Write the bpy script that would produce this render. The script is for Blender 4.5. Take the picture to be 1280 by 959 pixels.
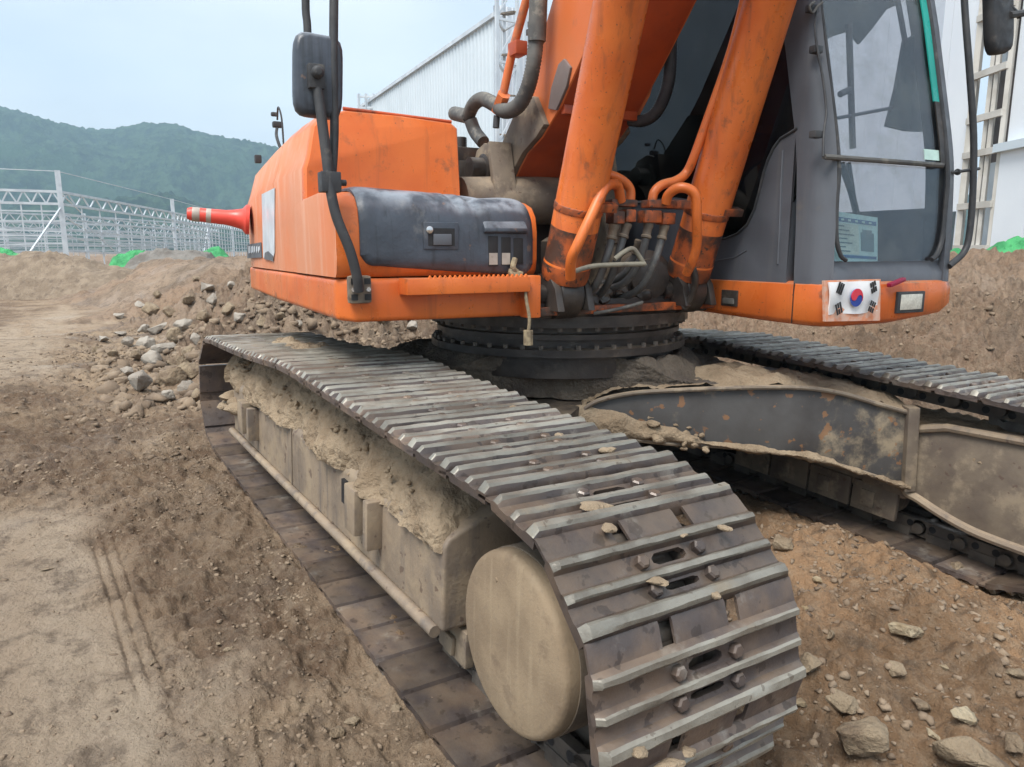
import bpy, bmesh, math, random
import numpy as np
from mathutils import Matrix, Vector
from math import radians, sin, cos, pi, atan2

scene = bpy.context.scene
col = scene.collection
for o in list(bpy.data.objects): bpy.data.objects.remove(o)

# ------------------------------------------------------------------ camera
FPX, YAW, PITCH = 920.216, 0.571426, 0.180051
CAM = np.array([2.9131, -2.2813, 1.2717])
fwd = np.array([-cos(PITCH)*cos(YAW), cos(PITCH)*sin(YAW), -sin(PITCH)])
rgt = np.cross(fwd, [0, 0, 1]); rgt /= np.linalg.norm(rgt)
upv = np.cross(rgt, fwd)
cd = bpy.data.cameras.new('camera'); cam = bpy.data.objects.new('camera', cd); col.objects.link(cam)
cd.sensor_width = 36.0; cd.lens = 36.0*FPX/1280.0; cd.clip_start = 0.05; cd.clip_end = 6000
cam.matrix_world = Matrix(((rgt[0], upv[0], -fwd[0], CAM[0]), (rgt[1], upv[1], -fwd[1], CAM[1]),
                           (rgt[2], upv[2], -fwd[2], CAM[2]), (0, 0, 0, 1)))
scene.camera = cam

# ------------------------------------------------------------------ world, sun, exposure
SUN_EL, SUN_AZ = radians(58), radians(-65)        # azimuth measured from +X towards +Y
w = bpy.data.worlds.new('World'); scene.world = w; w.use_nodes = True
nt = w.node_tree; nt.nodes.clear()
out = nt.nodes.new('ShaderNodeOutputWorld'); bg = nt.nodes.new('ShaderNodeBackground')
sky = nt.nodes.new('ShaderNodeTexSky'); sky.sky_type = 'NISHITA'; sky.sun_disc = False
sky.sun_elevation = SUN_EL; sky.sun_rotation = pi/2 - SUN_AZ
sky.air_density = 1.0; sky.dust_density = 2.0; sky.ozone_density = 1.5
tc = nt.nodes.new('ShaderNodeTexCoord'); mp = nt.nodes.new('ShaderNodeMapping')
mp.inputs['Scale'].default_value = (1.0, 1.0, 3.0)
nz = nt.nodes.new('ShaderNodeTexNoise'); nz.inputs['Scale'].default_value = 2.2; nz.inputs['Detail'].default_value = 6
rp = nt.nodes.new('ShaderNodeValToRGB')
rp.color_ramp.elements[0].position = 0.36; rp.color_ramp.elements[0].color = (5.3, 5.75, 6.3, 1)
rp.color_ramp.elements[1].position = 0.64; rp.color_ramp.elements[1].color = (7.2, 7.4, 7.6, 1)
mx = nt.nodes.new('ShaderNodeMix'); mx.data_type = 'RGBA'; mx.inputs[0].default_value = 0.86   # overcast: cloud layer over the sky
nt.links.new(tc.outputs['Generated'], mp.inputs[0]); nt.links.new(mp.outputs[0], nz.inputs[0])
nt.links.new(nz.outputs[0], rp.inputs[0]); nt.links.new(sky.outputs[0], mx.inputs[6]); nt.links.new(rp.outputs[0], mx.inputs[7])
nt.links.new(mx.outputs[2], bg.inputs[0]); bg.inputs[1].default_value = 0.10
nt.links.new(bg.outputs[0], out.inputs[0])

sd = bpy.data.lights.new('sun', 'SUN'); sun = bpy.data.objects.new('sun', sd); col.objects.link(sun)
sd.energy = 2.9; sd.angle = radians(30); sd.color = (1.0, 0.96, 0.90)
sdir = Vector((cos(SUN_EL)*cos(SUN_AZ), cos(SUN_EL)*sin(SUN_AZ), sin(SUN_EL)))
sun.rotation_euler = sdir.to_track_quat('Z', 'Y').to_euler(); sun.location = (0, 0, 30)
vs = scene.view_settings
vs.view_transform = 'Standard'; vs.look = 'None'; vs.gamma = 1; vs.exposure = 1.0; vs.use_curve_mapping = False

# ------------------------------------------------------------------ frames: undercarriage (tilted with the ground) and upper body
MR = np.array([[0.9986, -0.0012, 0.0520], [0.0, 0.9997, 0.0229], [-0.0520, -0.0228, 0.9984]])
MMAT = Matrix([list(MR[0])+[0], list(MR[1])+[0], list(MR[2])+[0], [0, 0, 0, 1]])
PHI = radians(5); SW = np.array([-0.1997, 0, 0])
UR = np.array([[cos(PHI), sin(PHI), 0], [-sin(PHI), cos(PHI), 0], [0, 0, 1]])     # columns: forward, left, up
UMAT = Matrix([[UR[0, 0], UR[0, 1], 0, SW[0]], [UR[1, 0], UR[1, 1], 0, SW[1]], [0, 0, 1, 0], [0, 0, 0, 1]])
def rayw(px, py): return rgt*(px-640)/FPX - upv*(py-479.5)/FPX + fwd
def W(px, py, ax, v):
    d = rayw(px, py); return CAM + d*(v-CAM[ax])/d[ax]
def WD(px, py, depth):                       # point at a given distance along the view axis
    return CAM + rayw(px, py)*depth
def U(px, py, ax, v):
    d = UR.T@rayw(px, py); c = UR.T@(CAM-SW); return c + d*(v-c[ax])/d[ax]
def Mc(px, py, ax, v):
    d = MR.T@rayw(px, py); c = MR.T@CAM; return c + d*(v-c[ax])/d[ax]
def PU(pts, ax, v): return [U(x, y, ax, v) for x, y in pts]

# ------------------------------------------------------------------ noise
def _h(ix, iy, iz, s):
    n = (ix*374761393 + iy*668265263 + iz*2147483647 + s*1274126177) & 0xffffffff
    n = ((n ^ (n >> 13))*1274126177) & 0xffffffff
    return ((n ^ (n >> 16)) & 0xffff)/65535.0
def vn(x, y, z=0.0, s=0):
    x, y, z = np.broadcast_arrays(np.asarray(x, float), np.asarray(y, float), np.asarray(z, float))
    ix, iy, iz = (np.floor(a).astype(np.int64) for a in (x, y, z))
    fx, fy, fz = x-ix, y-iy, z-iz
    fx, fy, fz = (a*a*(3-2*a) for a in (fx, fy, fz))
    r = 0
    for dx in (0, 1):
        for dy in (0, 1):
            for dz in (0, 1):
                r = r + _h(ix+dx, iy+dy, iz+dz, s)*(fx if dx else 1-fx)*(fy if dy else 1-fy)*(fz if dz else 1-fz)
    return r*2-1
def vn2(x, y, s=0):
    ix = np.floor(x).astype(np.int64); iy = np.floor(y).astype(np.int64); fx = x-ix; fy = y-iy
    fx = fx*fx*(3-2*fx); fy = fy*fy*(3-2*fy)
    a = _h(ix, iy, 0, s); b = _h(ix+1, iy, 0, s); c = _h(ix, iy+1, 0, s); d = _h(ix+1, iy+1, 0, s)
    return (a+(b-a)*fx + (c-a)*fy + (a-b-c+d)*fx*fy)*2-1
def fbm2(x, y, s=0, o=4, g=0.5):
    r = 0; a = 1.0
    for i in range(o): r = r + a*vn2(x*2**i+i*7.3, y*2**i-i*3.1, s+i); a *= g
    return r
def fbm3(x, y, z, s=0, o=3):
    r = 0; a = 1.0
    for i in range(o): r = r + a*vn(x*2**i, y*2**i, z*2**i, s+i); a *= .5
    return r
def sstep(a, b, x):
    t = np.clip((np.asarray(x, float)-a)/(b-a), 0, 1); return t*t*(3-2*t)

# ------------------------------------------------------------------ materials
def nn(t, typ, **kw):
    n = t.nodes.new(typ)
    for k, v in kw.items():
        if isinstance(k, str) and hasattr(n, k): setattr(n, k, v)
        else: n.inputs[k].default_value = v
    return n
def noise(t, src, scale, detail=5, rough=.55, stretch=None):
    n = t.nodes.new('ShaderNodeTexNoise'); n.inputs['Scale'].default_value = scale
    n.inputs['Detail'].default_value = detail; n.inputs['Roughness'].default_value = rough
    if stretch:
        m = t.nodes.new('ShaderNodeMapping'); m.inputs['Scale'].default_value = stretch
        t.links.new(src, m.inputs[0]); src = m.outputs[0]
    t.links.new(src, n.inputs['Vector']); return n.outputs[0]
def ramp(t, fac, p0, p1, v0=0.0, v1=1.0):
    m = t.nodes.new('ShaderNodeMapRange'); m.interpolation_type = 'SMOOTHSTEP'
    for i, v in zip((1, 2, 3, 4), (p0, p1, v0, v1)): m.inputs[i].default_value = v
    t.links.new(fac, m.inputs[0]); return m.outputs[0]
def mix(t, fac, a, b):
    m = t.nodes.new('ShaderNodeMix'); m.data_type = 'RGBA'
    for s, v in ((0, fac), (6, a), (7, b)):
        if hasattr(v, 'links') or hasattr(v, 'is_linked'): t.links.new(v, m.inputs[s])
        elif s == 0: m.inputs[0].default_value = v
        else: m.inputs[s].default_value = (*v, 1)
    return m.outputs[2]
def mul(t, a, b):
    m = t.nodes.new('ShaderNodeMath'); m.operation = 'MULTIPLY'
    for i, v in enumerate((a, b)):
        if hasattr(v, 'is_linked'): t.links.new(v, m.inputs[i])
        else: m.inputs[i].default_value = v
    return m.outputs[0]
DUST = (.30, .235, .165)
def mat(name, c1, c2=None, sc=6, rough=.6, metal=0.0, dirt=None, streak=None, dust=None, bump=None, rvar=.12, coat=0, p=(.38, .66), chips=None, rnd=0):
    m = bpy.data.materials.new(name); m.use_nodes = True; t = m.node_tree; t.nodes.clear()
    o = t.nodes.new('ShaderNodeOutputMaterial'); b = t.nodes.new('ShaderNodeBsdfPrincipled'); t.links.new(b.outputs[0], o.inputs[0])
    g = t.nodes.new('ShaderNodeNewGeometry'); pos = g.outputs['Position']
    n1 = noise(t, pos, sc, 6)
    c = mix(t, ramp(t, n1, *p), c1, c2 or tuple(x*.75 for x in c1))
    if streak:      # (colour, amount, scale)
        n = noise(t, pos, streak[2], 4, .6, (1, 1, .06)); c = mix(t, mul(t, ramp(t, n, .5, .72), streak[1]), c, streak[0])
    if dirt:        # (colour, amount, scale, threshold)
        n = noise(t, pos, dirt[2], 8, .65); c = mix(t, mul(t, ramp(t, n, dirt[3], dirt[3]+.14), dirt[1]), c, dirt[0])
    if chips:
        n = noise(t, pos, chips[2], 3, .5); c = mix(t, mul(t, ramp(t, n, chips[3], chips[3]+.04), chips[1]), c, chips[0])
    if dust:        # dust lying on upward faces; paints sky sheen on the black cover (colour, amount)
        sx = t.nodes.new('ShaderNodeSeparateXYZ'); t.links.new(g.outputs['Normal'], sx.inputs[0])
        n = noise(t, pos, 9, 6, .6); c = mix(t, mul(t, mul(t, ramp(t, sx.outputs[2], .35, .95), ramp(t, n, .34, .6)), dust[1]), c, dust[0])
    if rnd:
        oi = t.nodes.new('ShaderNodeObjectInfo'); hs = t.nodes.new('ShaderNodeHueSaturation'); t.links.new(c, hs.inputs['Color'])
        t.links.new(ramp(t, oi.outputs['Random'], 0, 1, 1-rnd, 1+rnd), hs.inputs['Value']); c = hs.outputs[0]
    t.links.new(c, b.inputs['Base Color'])
    rr = ramp(t, noise(t, pos, sc*2.3, 4), .3, .7, max(0.05, rough-rvar), min(1, rough+rvar)); t.links.new(rr, b.inputs['Roughness'])
    b.inputs['Metallic'].default_value = metal
    if coat: b.inputs['Coat Weight'].default_value = coat
    if bump:        # (strength, scale, distance)
        bn = t.nodes.new('ShaderNodeBump'); bn.inputs['Strength'].default_value = bump[0]; bn.inputs['Distance'].default_value = bump[2] if len(bump) > 2 else .01
        t.links.new(noise(t, pos, bump[1], 8, .62), bn.inputs['Height']); t.links.new(bn.outputs[0], b.inputs['Normal'])
    return m
GRIME = (.035, .028, .024)
m_orange = mat('orange_paint', (.68, .165, .034), (.58, .120, .022), 3, .36, dirt=((.14, .07, .04), .7, 9, .575), streak=((.26, .08, .035), .4, 20), dust=(DUST, .4), bump=(.12, 60, .003), chips=((.11, .055, .035), .7, 85, .69))
m_cyl = mat('grimy_cylinder_paint', (.64, .155, .030), (.54, .112, .020), 4, .36, dirt=((.11, .05, .03), .75, 9, .575), streak=((.16, .055, .03), .45, 30), bump=(.15, 60, .003), chips=((.07, .045, .035), .8, 80, .67))
m_faded = mat('sun_faded_orange_paint', (.60, .245, .130), (.64, .20, .08), 2.2, .6, streak=((.66, .38, .27), .6, 18), dirt=((.22, .12, .08), .5, 8, .66), bump=(.06, 60, .003))
m_oilorange = mat('oily_orange_paint', (.50, .11, .025), (.20, .06, .025), 8, .5, dirt=((.04, .03, .024), .92, 7, .45), streak=((.06, .03, .02), .7, 18), bump=(.2, 60, .004), chips=((.04, .03, .025), .9, 45, .62))
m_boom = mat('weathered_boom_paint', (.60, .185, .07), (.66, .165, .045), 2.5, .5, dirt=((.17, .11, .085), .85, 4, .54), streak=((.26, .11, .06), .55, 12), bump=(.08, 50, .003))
m_boomdark = mat('shaded_boom_paint', (.50, .085, .022), (.34, .06, .02), 3, .5, dirt=((.05, .03, .025), .8, 5, .58), bump=(.1, 50, .003))  # dark red puts the shade on the boom's underside into the paint colour
m_cabgrey = mat('grey_cab_paint', (.105, .113, .130), (.082, .089, .103), 4, .48, dirt=((.17, .15, .13), .45, 8, .62), streak=((.16, .16, .16), .3, 20), bump=(.06, 80, .002))
m_black = mat('black_plastic_cover', (.055, .066, .086), (.040, .048, .062), 5, .42, dirt=((.17, .165, .16), .6, 7, .58), streak=((.024, .028, .034), .75, 30), dust=((.34, .38, .43), .75), bump=(.35, 30, .008), chips=((.20, .12, .08), .5, 22, .68))  # pale blue on upward faces paints the sky's sheen onto the cover
m_rubber = mat('black_rubber', (.032, .034, .038), (.05, .05, .052), 12, .6, dirt=((.16, .145, .125), .5, 14, .58), bump=(.15, 120, .002))
m_hose = mat('dusty_hose_rubber', (.115, .110, .10), (.07, .07, .068), 12, .65, dirt=((.25, .23, .19), .6, 16, .52), bump=(.2, 110, .003))
m_hose2 = mat('grey_black_hose', (.10, .10, .098), (.055, .055, .055), 12, .5, dirt=((.20, .18, .15), .6, 16, .54), bump=(.2, 110, .003))
m_greasy = mat('greasy_dark_steel', (.030, .025, .023), (.060, .050, .043), 7, .42, .1, dirt=((.15, .12, .095), .6, 11, .58), dust=(DUST, .35), bump=(.35, 45, .006))
m_dirtysteel = mat('dusty_grey_steel', (.20, .160, .118), (.125, .098, .078), 5, .7, .1, dirt=((.30, .24, .17), .8, 7, .50), dust=(DUST, .8), bump=(.25, 50, .005), chips=((.10, .06, .045), .7, 30, .66))
m_framesteel = mat('muddy_track_frame_steel', (.27, .208, .148), (.185, .145, .110), 6, .62, .0, dirt=((.32, .248, .168), .75, 5, .49), streak=((.125, .105, .092), .8, 18), bump=(.35, 60, .006), chips=((.10, .065, .05), .7, 22, .64))
m_drum = mat('dusty_final_drive_paint', (.275, .205, .132), (.20, .145, .093), 6, .85, 0, dirt=((.15, .105, .07), .65, 9, .54), streak=((.34, .265, .175), .45, 34), bump=(.35, 140, .004), chips=((.20, .15, .105), .4, 70, .62))
m_drumwall = mat('darker_drum_wall', (.185, .145, .105), (.125, .098, .072), 8, .85, 0, dirt=((.27, .21, .145), .7, 9, .55), streak=((.10, .075, .055), .5, 20), bump=(.4, 110, .005))  # darker brown than the drum face
m_shoe = mat('dark_worn_track_steel', (.082, .066, .062), (.150, .108, .082), 7, .42, .2, dirt=((.26, .235, .205), .8, 6, .575), dust=((.30, .23, .15), .18), bump=(.35, 70, .004), chips=((.045, .034, .03), .7, 26, .60), rnd=.28)
m_grouser = mat('worn_grouser_steel', (.285, .270, .230), (.170, .152, .125), 7, .42, .3, dirt=((.31, .245, .165), .6, 5, .57), bump=(.45, 90, .004), chips=((.10, .08, .062), .6, 40, .66), rnd=.2)
m_link = mat('worn_chain_link_steel', (.14, .12, .10), (.09, .078, .07), 9, .55, .35, dirt=((.24, .19, .13), .7, 10, .54), bump=(.3, 70, .004))
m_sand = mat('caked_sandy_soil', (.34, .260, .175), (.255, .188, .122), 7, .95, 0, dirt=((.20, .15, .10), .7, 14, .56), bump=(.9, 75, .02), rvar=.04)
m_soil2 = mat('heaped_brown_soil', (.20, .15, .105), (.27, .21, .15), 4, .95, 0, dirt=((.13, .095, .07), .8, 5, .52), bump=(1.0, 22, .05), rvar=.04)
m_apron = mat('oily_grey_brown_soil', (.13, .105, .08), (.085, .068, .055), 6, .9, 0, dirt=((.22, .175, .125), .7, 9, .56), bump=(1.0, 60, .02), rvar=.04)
m_soilgrey = mat('heaped_grey_rubble', (.20, .185, .165), (.13, .115, .10), 2.5, .95, 0, dirt=((.29, .27, .24), .7, 3, .55), bump=(1.0, 14, .06), rvar=.04)
m_rock = mat('pale_rock', (.29, .225, .15), (.21, .155, .10), 9, .9, 0, dirt=((.15, .105, .07), .8, 8, .50), bump=(1.0, 40, .03), rvar=.05)
m_rockw = mat('whitish_quartz_rock', (.42, .35, .24), (.29, .215, .125), 12, .85, 0, dirt=((.20, .14, .085), .8, 10, .53), bump=(1.0, 40, .03), rvar=.05)
m_rockg = mat('grey_broken_rock', (.33, .295, .25), (.24, .21, .175), 5, .9, 0, dirt=((.17, .13, .10), .75, 4, .54), bump=(.8, 25, .02), rvar=.05)
m_pebble = mat('soil_clod', (.25, .188, .130), (.145, .105, .073), 4, .95, 0, bump=(.6, 80, .01), rvar=.04)
m_white = mat('white_wall_panel', (.72, .76, .80), (.66, .70, .75), .4, .5, rvar=.05)
m_whitegrey = mat('pale_grey_cladding', (.56, .63, .68), (.50, .57, .62), .3, .5, rvar=.05)
m_galv = mat('galvanised_steel', (.62, .66, .69), (.50, .54, .58), 1.5, .45, .3)
m_col = mat('cream_steel_column', (.52, .50, .46), (.42, .40, .36), 2, .6)
m_brownwin = mat('brown_window_opening', (.09, .07, .06), (.05, .045, .042), 1.2, .5)
m_net = mat('green_shade_net', (.07, .40, .14), (.035, .24, .085), 3, .8, bump=(1.0, 7, .15))
m_red = mat('red_orange_plastic', (.72, .075, .05), (.62, .06, .04), 6, .45, dirt=((.30, .12, .10), .4, 12, .6))
m_reflect = mat('reflective_grey_band', (.42, .38, .33), (.34, .30, .26), 14, .35)
m_label = mat('silver_sticker', (.62, .66, .70), (.50, .55, .60), 8, .4, streak=((.35, .30, .27), .4, 20))
m_dark = mat('dark_recess', (.018, .018, .02), (.012, .012, .013), 5, .7)
m_chrome = mat('bright_metal', (.7, .7, .7), (.6, .6, .6), 9, .25, .9)
m_whiteflag = mat('white_flag_cloth', (.80, .80, .80), (.74, .74, .75), 14, .6, dirt=((.62, .57, .52), .5, 12, .66))
m_flagred = mat('flag_red', (.62, .035, .06), (.58, .03, .055), 9, .6)
m_flagblue = mat('flag_blue', (.025, .06, .30), (.02, .05, .27), 9, .6)
m_flagblack = mat('flag_black', (.015, .015, .017), None, 9, .6)
m_teal = mat('teal_strip', (.02, .40, .33), (.02, .34, .28), 6, .35)
m_paper = mat('pale_cyan_paper', (.58, .92, .90), (.52, .88, .87), 6, .5)
m_paperblue = mat('paper_blue_print', (.05, .20, .42), None, 9, .5)
m_papergreen = mat('paper_pale_print', (.66, .90, .80), None, 9, .5)
m_papergrey = mat('paper_grey_print', (.16, .30, .34), None, 9, .5)
m_lamp = mat('lamp_lens', (.62, .60, .52), (.50, .48, .42), 40, .2)
m_seat = mat('dark_seat_fabric', (.05, .058, .064), (.035, .04, .045), 12, .85)
m_cloth = mat('slate_cloth', (.075, .10, .115), (.06, .08, .09), 6, .9)
m_rope = mat('tan_rope', (.30, .24, .15), (.18, .14, .09), 40, .9, bump=(.8, 180, .004))
m_silver = mat('mirror_face', (.8, .8, .82), None, 5, .05, 1.0, rvar=.02)
def glass(name, tint, refl, rough=.02, dusty=.30):
    m = bpy.data.materials.new(name); m.use_nodes = True; t = m.node_tree; t.nodes.clear()
    o = t.nodes.new('ShaderNodeOutputMaterial'); tr = t.nodes.new('ShaderNodeBsdfTransparent'); tr.inputs[0].default_value = (*tint, 1)
    gl = t.nodes.new('ShaderNodeBsdfGlossy'); gl.inputs['Roughness'].default_value = rough; gl.inputs[0].default_value = (.9, .95, 1, 1)
    df = t.nodes.new('ShaderNodeBsdfDiffuse'); df.inputs[0].default_value = (.30, .34, .33, 1)
    lw = t.nodes.new('ShaderNodeLayerWeight'); lw.inputs[0].default_value = .5
    pw_ = t.nodes.new('ShaderNodeMath'); pw_.operation = 'POWER'; t.links.new(lw.outputs['Facing'], pw_.inputs[0]); pw_.inputs[1].default_value = 4.0
    g = t.nodes.new('ShaderNodeNewGeometry')
    m1 = t.nodes.new('ShaderNodeMixShader'); m2 = t.nodes.new('ShaderNodeMixShader')
    t.links.new(ramp(t, pw_.outputs[0], 0, 1, refl, .9), m1.inputs[0]); t.links.new(tr.outputs[0], m1.inputs[1]); t.links.new(gl.outputs[0], m1.inputs[2])
    t.links.new(mul(t, ramp(t, noise(t, g.outputs['Position'], 5, 7, .65), .38, .78), dusty), m2.inputs[0])   # dust film
    t.links.new(m1.outputs[0], m2.inputs[1]); t.links.new(df.outputs[0], m2.inputs[2]); t.links.new(m2.outputs[0], o.inputs[0])
    return m
m_glass = glass('dusty_cab_glass', (.80, .80, .81), .07, .02, .20)
m_clear = glass('clear_cab_glass', (.90, .91, .93), .04, .02, .08)
m_tint = glass('tinted_side_glass', (.045, .045, .055), .035, .02, .05)

# ------------------------------------------------------------------ mesh builder
class MB:
    def __init__(s): s.v = []; s.f = []; s.m = []; s.k = 0
    def add(s, vs, fs):
        o = len(s.v); s.v += [tuple(map(float, p)) for p in vs]; s.f += [tuple(i+o for i in f) for f in fs]; s.m += [s.k]*len(fs); return s
    def box(s, lo, hi, R=None, c=None):
        (a, b, d), (e, f, g) = lo, hi
        p = [Vector(q) for q in ((a, b, d), (e, b, d), (e, f, d), (a, f, d), (a, b, g), (e, b, g), (e, f, g), (a, f, g))]
        if R is not None: p = [R@q + Vector(c or (0, 0, 0)) for q in p]
        return s.add(p, [(0, 3, 2, 1), (4, 5, 6, 7), (0, 1, 5, 4), (1, 2, 6, 5), (2, 3, 7, 6), (3, 0, 4, 7)])
    def bar(s, a, b, w, h, up=(0, 0, 1)):
        a = Vector(a); b = Vector(b); d = (b-a); L = d.length; d.normalize(); u = Vector(up)
        x = d.cross(u)
        if x.length < 1e-4: x = d.cross(Vector((1, 0, 0)))
        x.normalize(); y = x.cross(d)
        R = Matrix((x, d, y)).transposed()
        return s.box((-w/2, 0, -h/2), (w/2, L, h/2), R, a)
    def prism(s, pts, ax, a, b):           # polygon in the two other axes, extruded along axis ax
        n = len(pts); vs = []
        for v in (a, b):
            for p in pts:
                q = list(p); q.insert(ax, v); vs.append(q)
        return s.add(vs, [tuple(range(n))[::-1], tuple(range(n, 2*n))] + [(i, (i+1) % n, n+(i+1) % n, n+i) for i in range(n)])
    def tube(s, path, r, seg=10, cap=True):
        P = [Vector(p) for p in path]; n = len(P); rs = r if hasattr(r, '__len__') else [r]*n
        rings = []; px = None
        for i in range(n):
            t = (P[min(i+1, n-1)]-P[max(i-1, 0)]).normalized()
            if px is None: px = t.cross(Vector((0, 0, 1)) if abs(t.z) < .9 else Vector((1, 0, 0))).normalized()
            px = (px - t*px.dot(t)).normalized(); py = t.cross(px)
            rings.append([P[i]+rs[i]*(cos(2*pi*k/seg)*px+sin(2*pi*k/seg)*py) for k in range(seg)])
        vs = [q for g in rings for q in g]
        fs = [(i*seg+k, i*seg+(k+1) % seg, (i+1)*seg+(k+1) % seg, (i+1)*seg+k) for i in range(n-1) for k in range(seg)]
        if cap: fs += [tuple(range(seg))[::-1], tuple(range((n-1)*seg, n*seg))]
        return s.add(vs, fs)
    def cyl(s, a, b, r, seg=20, r2=None): return s.tube([a, b], [r, r if r2 is None else r2], seg)
    def lathe(s, prof, org, ax, seg=32):   # profile (radius, offset) about axis vector
        a = Vector(ax).normalized(); x = a.cross(Vector((0, 0, 1)) if abs(a.z) < .9 else Vector((1, 0, 0))).normalized(); y = a.cross(x); o = Vector(org)
        vs = [o+a*h+r*(cos(2*pi*k/seg)*x+sin(2*pi*k/seg)*y) for r, h in prof for k in range(seg)]; n = len(prof)
        fs = [(i*seg+k, i*seg+(k+1) % seg, (i+1)*seg+(k+1) % seg, (i+1)*seg+k) for i in range(n-1) for k in range(seg)]
        return s.add(vs, fs + [tuple(range(seg))[::-1], tuple(range((n-1)*seg, n*seg))])
    def grid(s, P, flip=False):            # P: rows of points
        nr, nc = len(P), len(P[0]); vs = [q for r in P for q in r]
        fs = [(i*nc+j, i*nc+j+1, (i+1)*nc+j+1, (i+1)*nc+j) for i in range(nr-1) for j in range(nc-1)]
        if flip: fs = [f[::-1] for f in fs]
        return s.add(vs, fs)
    def solid_grid(s, P, off):             # grid with thickness vector field
        nr, nc = len(P), len(P[0]); A = [Vector(q) for r in P for q in r]; B = [q+Vector(off) for q in A]; N = len(A)
        fs = [(i*nc+j, i*nc+j+1, (i+1)*nc+j+1, (i+1)*nc+j) for i in range(nr-1) for j in range(nc-1)]
        fs = fs + [tuple(N+q for q in f[::-1]) for f in fs]
        rim = [j for j in range(nc)] + [i*nc+nc-1 for i in range(1, nr)] + [(nr-1)*nc+j for j in range(nc-2, -1, -1)] + [i*nc for i in range(nr-2, 0, -1)]
        fs += [(rim[(i+1) % len(rim)], rim[i], N+rim[i], N+rim[(i+1) % len(rim)]) for i in range(len(rim))]
        return s.add(A+B, fs)
    def mesh(s, name, mats, bevel=0, angle=38, seg=2):
        me = bpy.data.meshes.new(name); me.from_pydata(s.v, [], s.f)
        mats = mats if isinstance(mats, (list, tuple)) else [mats]
        for m in mats: me.materials.append(m)
        me.polygons.foreach_set('material_index', s.m)
        b = bmesh.new(); b.from_mesh(me); bmesh.ops.recalc_face_normals(b, faces=b.faces)
        if bevel:
            b.edges.ensure_lookup_table()
            es = [e for e in b.edges if len(e.link_faces) == 2 and e.calc_face_angle(0) > radians(28)]
            bmesh.ops.bevel(b, geom=es, offset=bevel, segments=seg, affect='EDGES', clamp_overlap=True, profile=.6)
        b.to_mesh(me); b.free()
        me.polygons.foreach_set('use_smooth', [True]*len(me.polygons)); me.set_sharp_from_angle(angle=radians(angle)); me.update()
        return me
    def build(s, name, mats, parent=None, frame=None, **kw):
        return link(name, s.mesh(name, mats, **kw), parent, frame)
def link(name, me, parent=None, frame=None):
    o = bpy.data.objects.new(name, me); col.objects.link(o); o.parent = parent
    if frame is not None: o.matrix_basis = frame
    return o
def tag(o, label=None, cat=None, group=None, kind=None):
    for k, v in (('label', label), ('category', cat), ('group', group), ('kind', kind)):
        if v: o[k] = v
    return o
def empty(name, loc=(0, 0, 0)):
    o = bpy.data.objects.new(name, None); o.location = loc; o.empty_display_size = .2; col.objects.link(o); return o
def fast_mesh(name, V, Q, m, smooth=True):
    me = bpy.data.meshes.new(name); V = np.asarray(V, np.float32); Q = np.asarray(Q, np.int32); k = Q.shape[1]
    me.vertices.add(len(V)); me.vertices.foreach_set('co', V.ravel())
    me.loops.add(Q.size); me.loops.foreach_set('vertex_index', Q.ravel())
    me.polygons.add(len(Q)); me.polygons.foreach_set('loop_start', np.arange(0, Q.size, k, dtype=np.int32)); me.polygons.foreach_set('loop_total', np.full(len(Q), k, np.int32))
    me.update(calc_edges=True); me.materials.append(m)
    if smooth: me.polygons.foreach_set('use_smooth', [True]*len(Q))
    return me
def smoothpath(pts, n=8):                  # Catmull-Rom
    P = [np.asarray(p, float) for p in pts]; P = [2*P[0]-P[1]] + P + [2*P[-1]-P[-2]]; o = []
    for i in range(1, len(P)-2):
        for k in range(n):
            t = k/n; a, b, c, d = P[i-1:i+3]
            o.append(.5*((2*b)+(c-a)*t+(2*a-5*b+4*c-d)*t*t+(3*b-3*c+d-a)*t**3))
    return o+[P[-2]]

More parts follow.
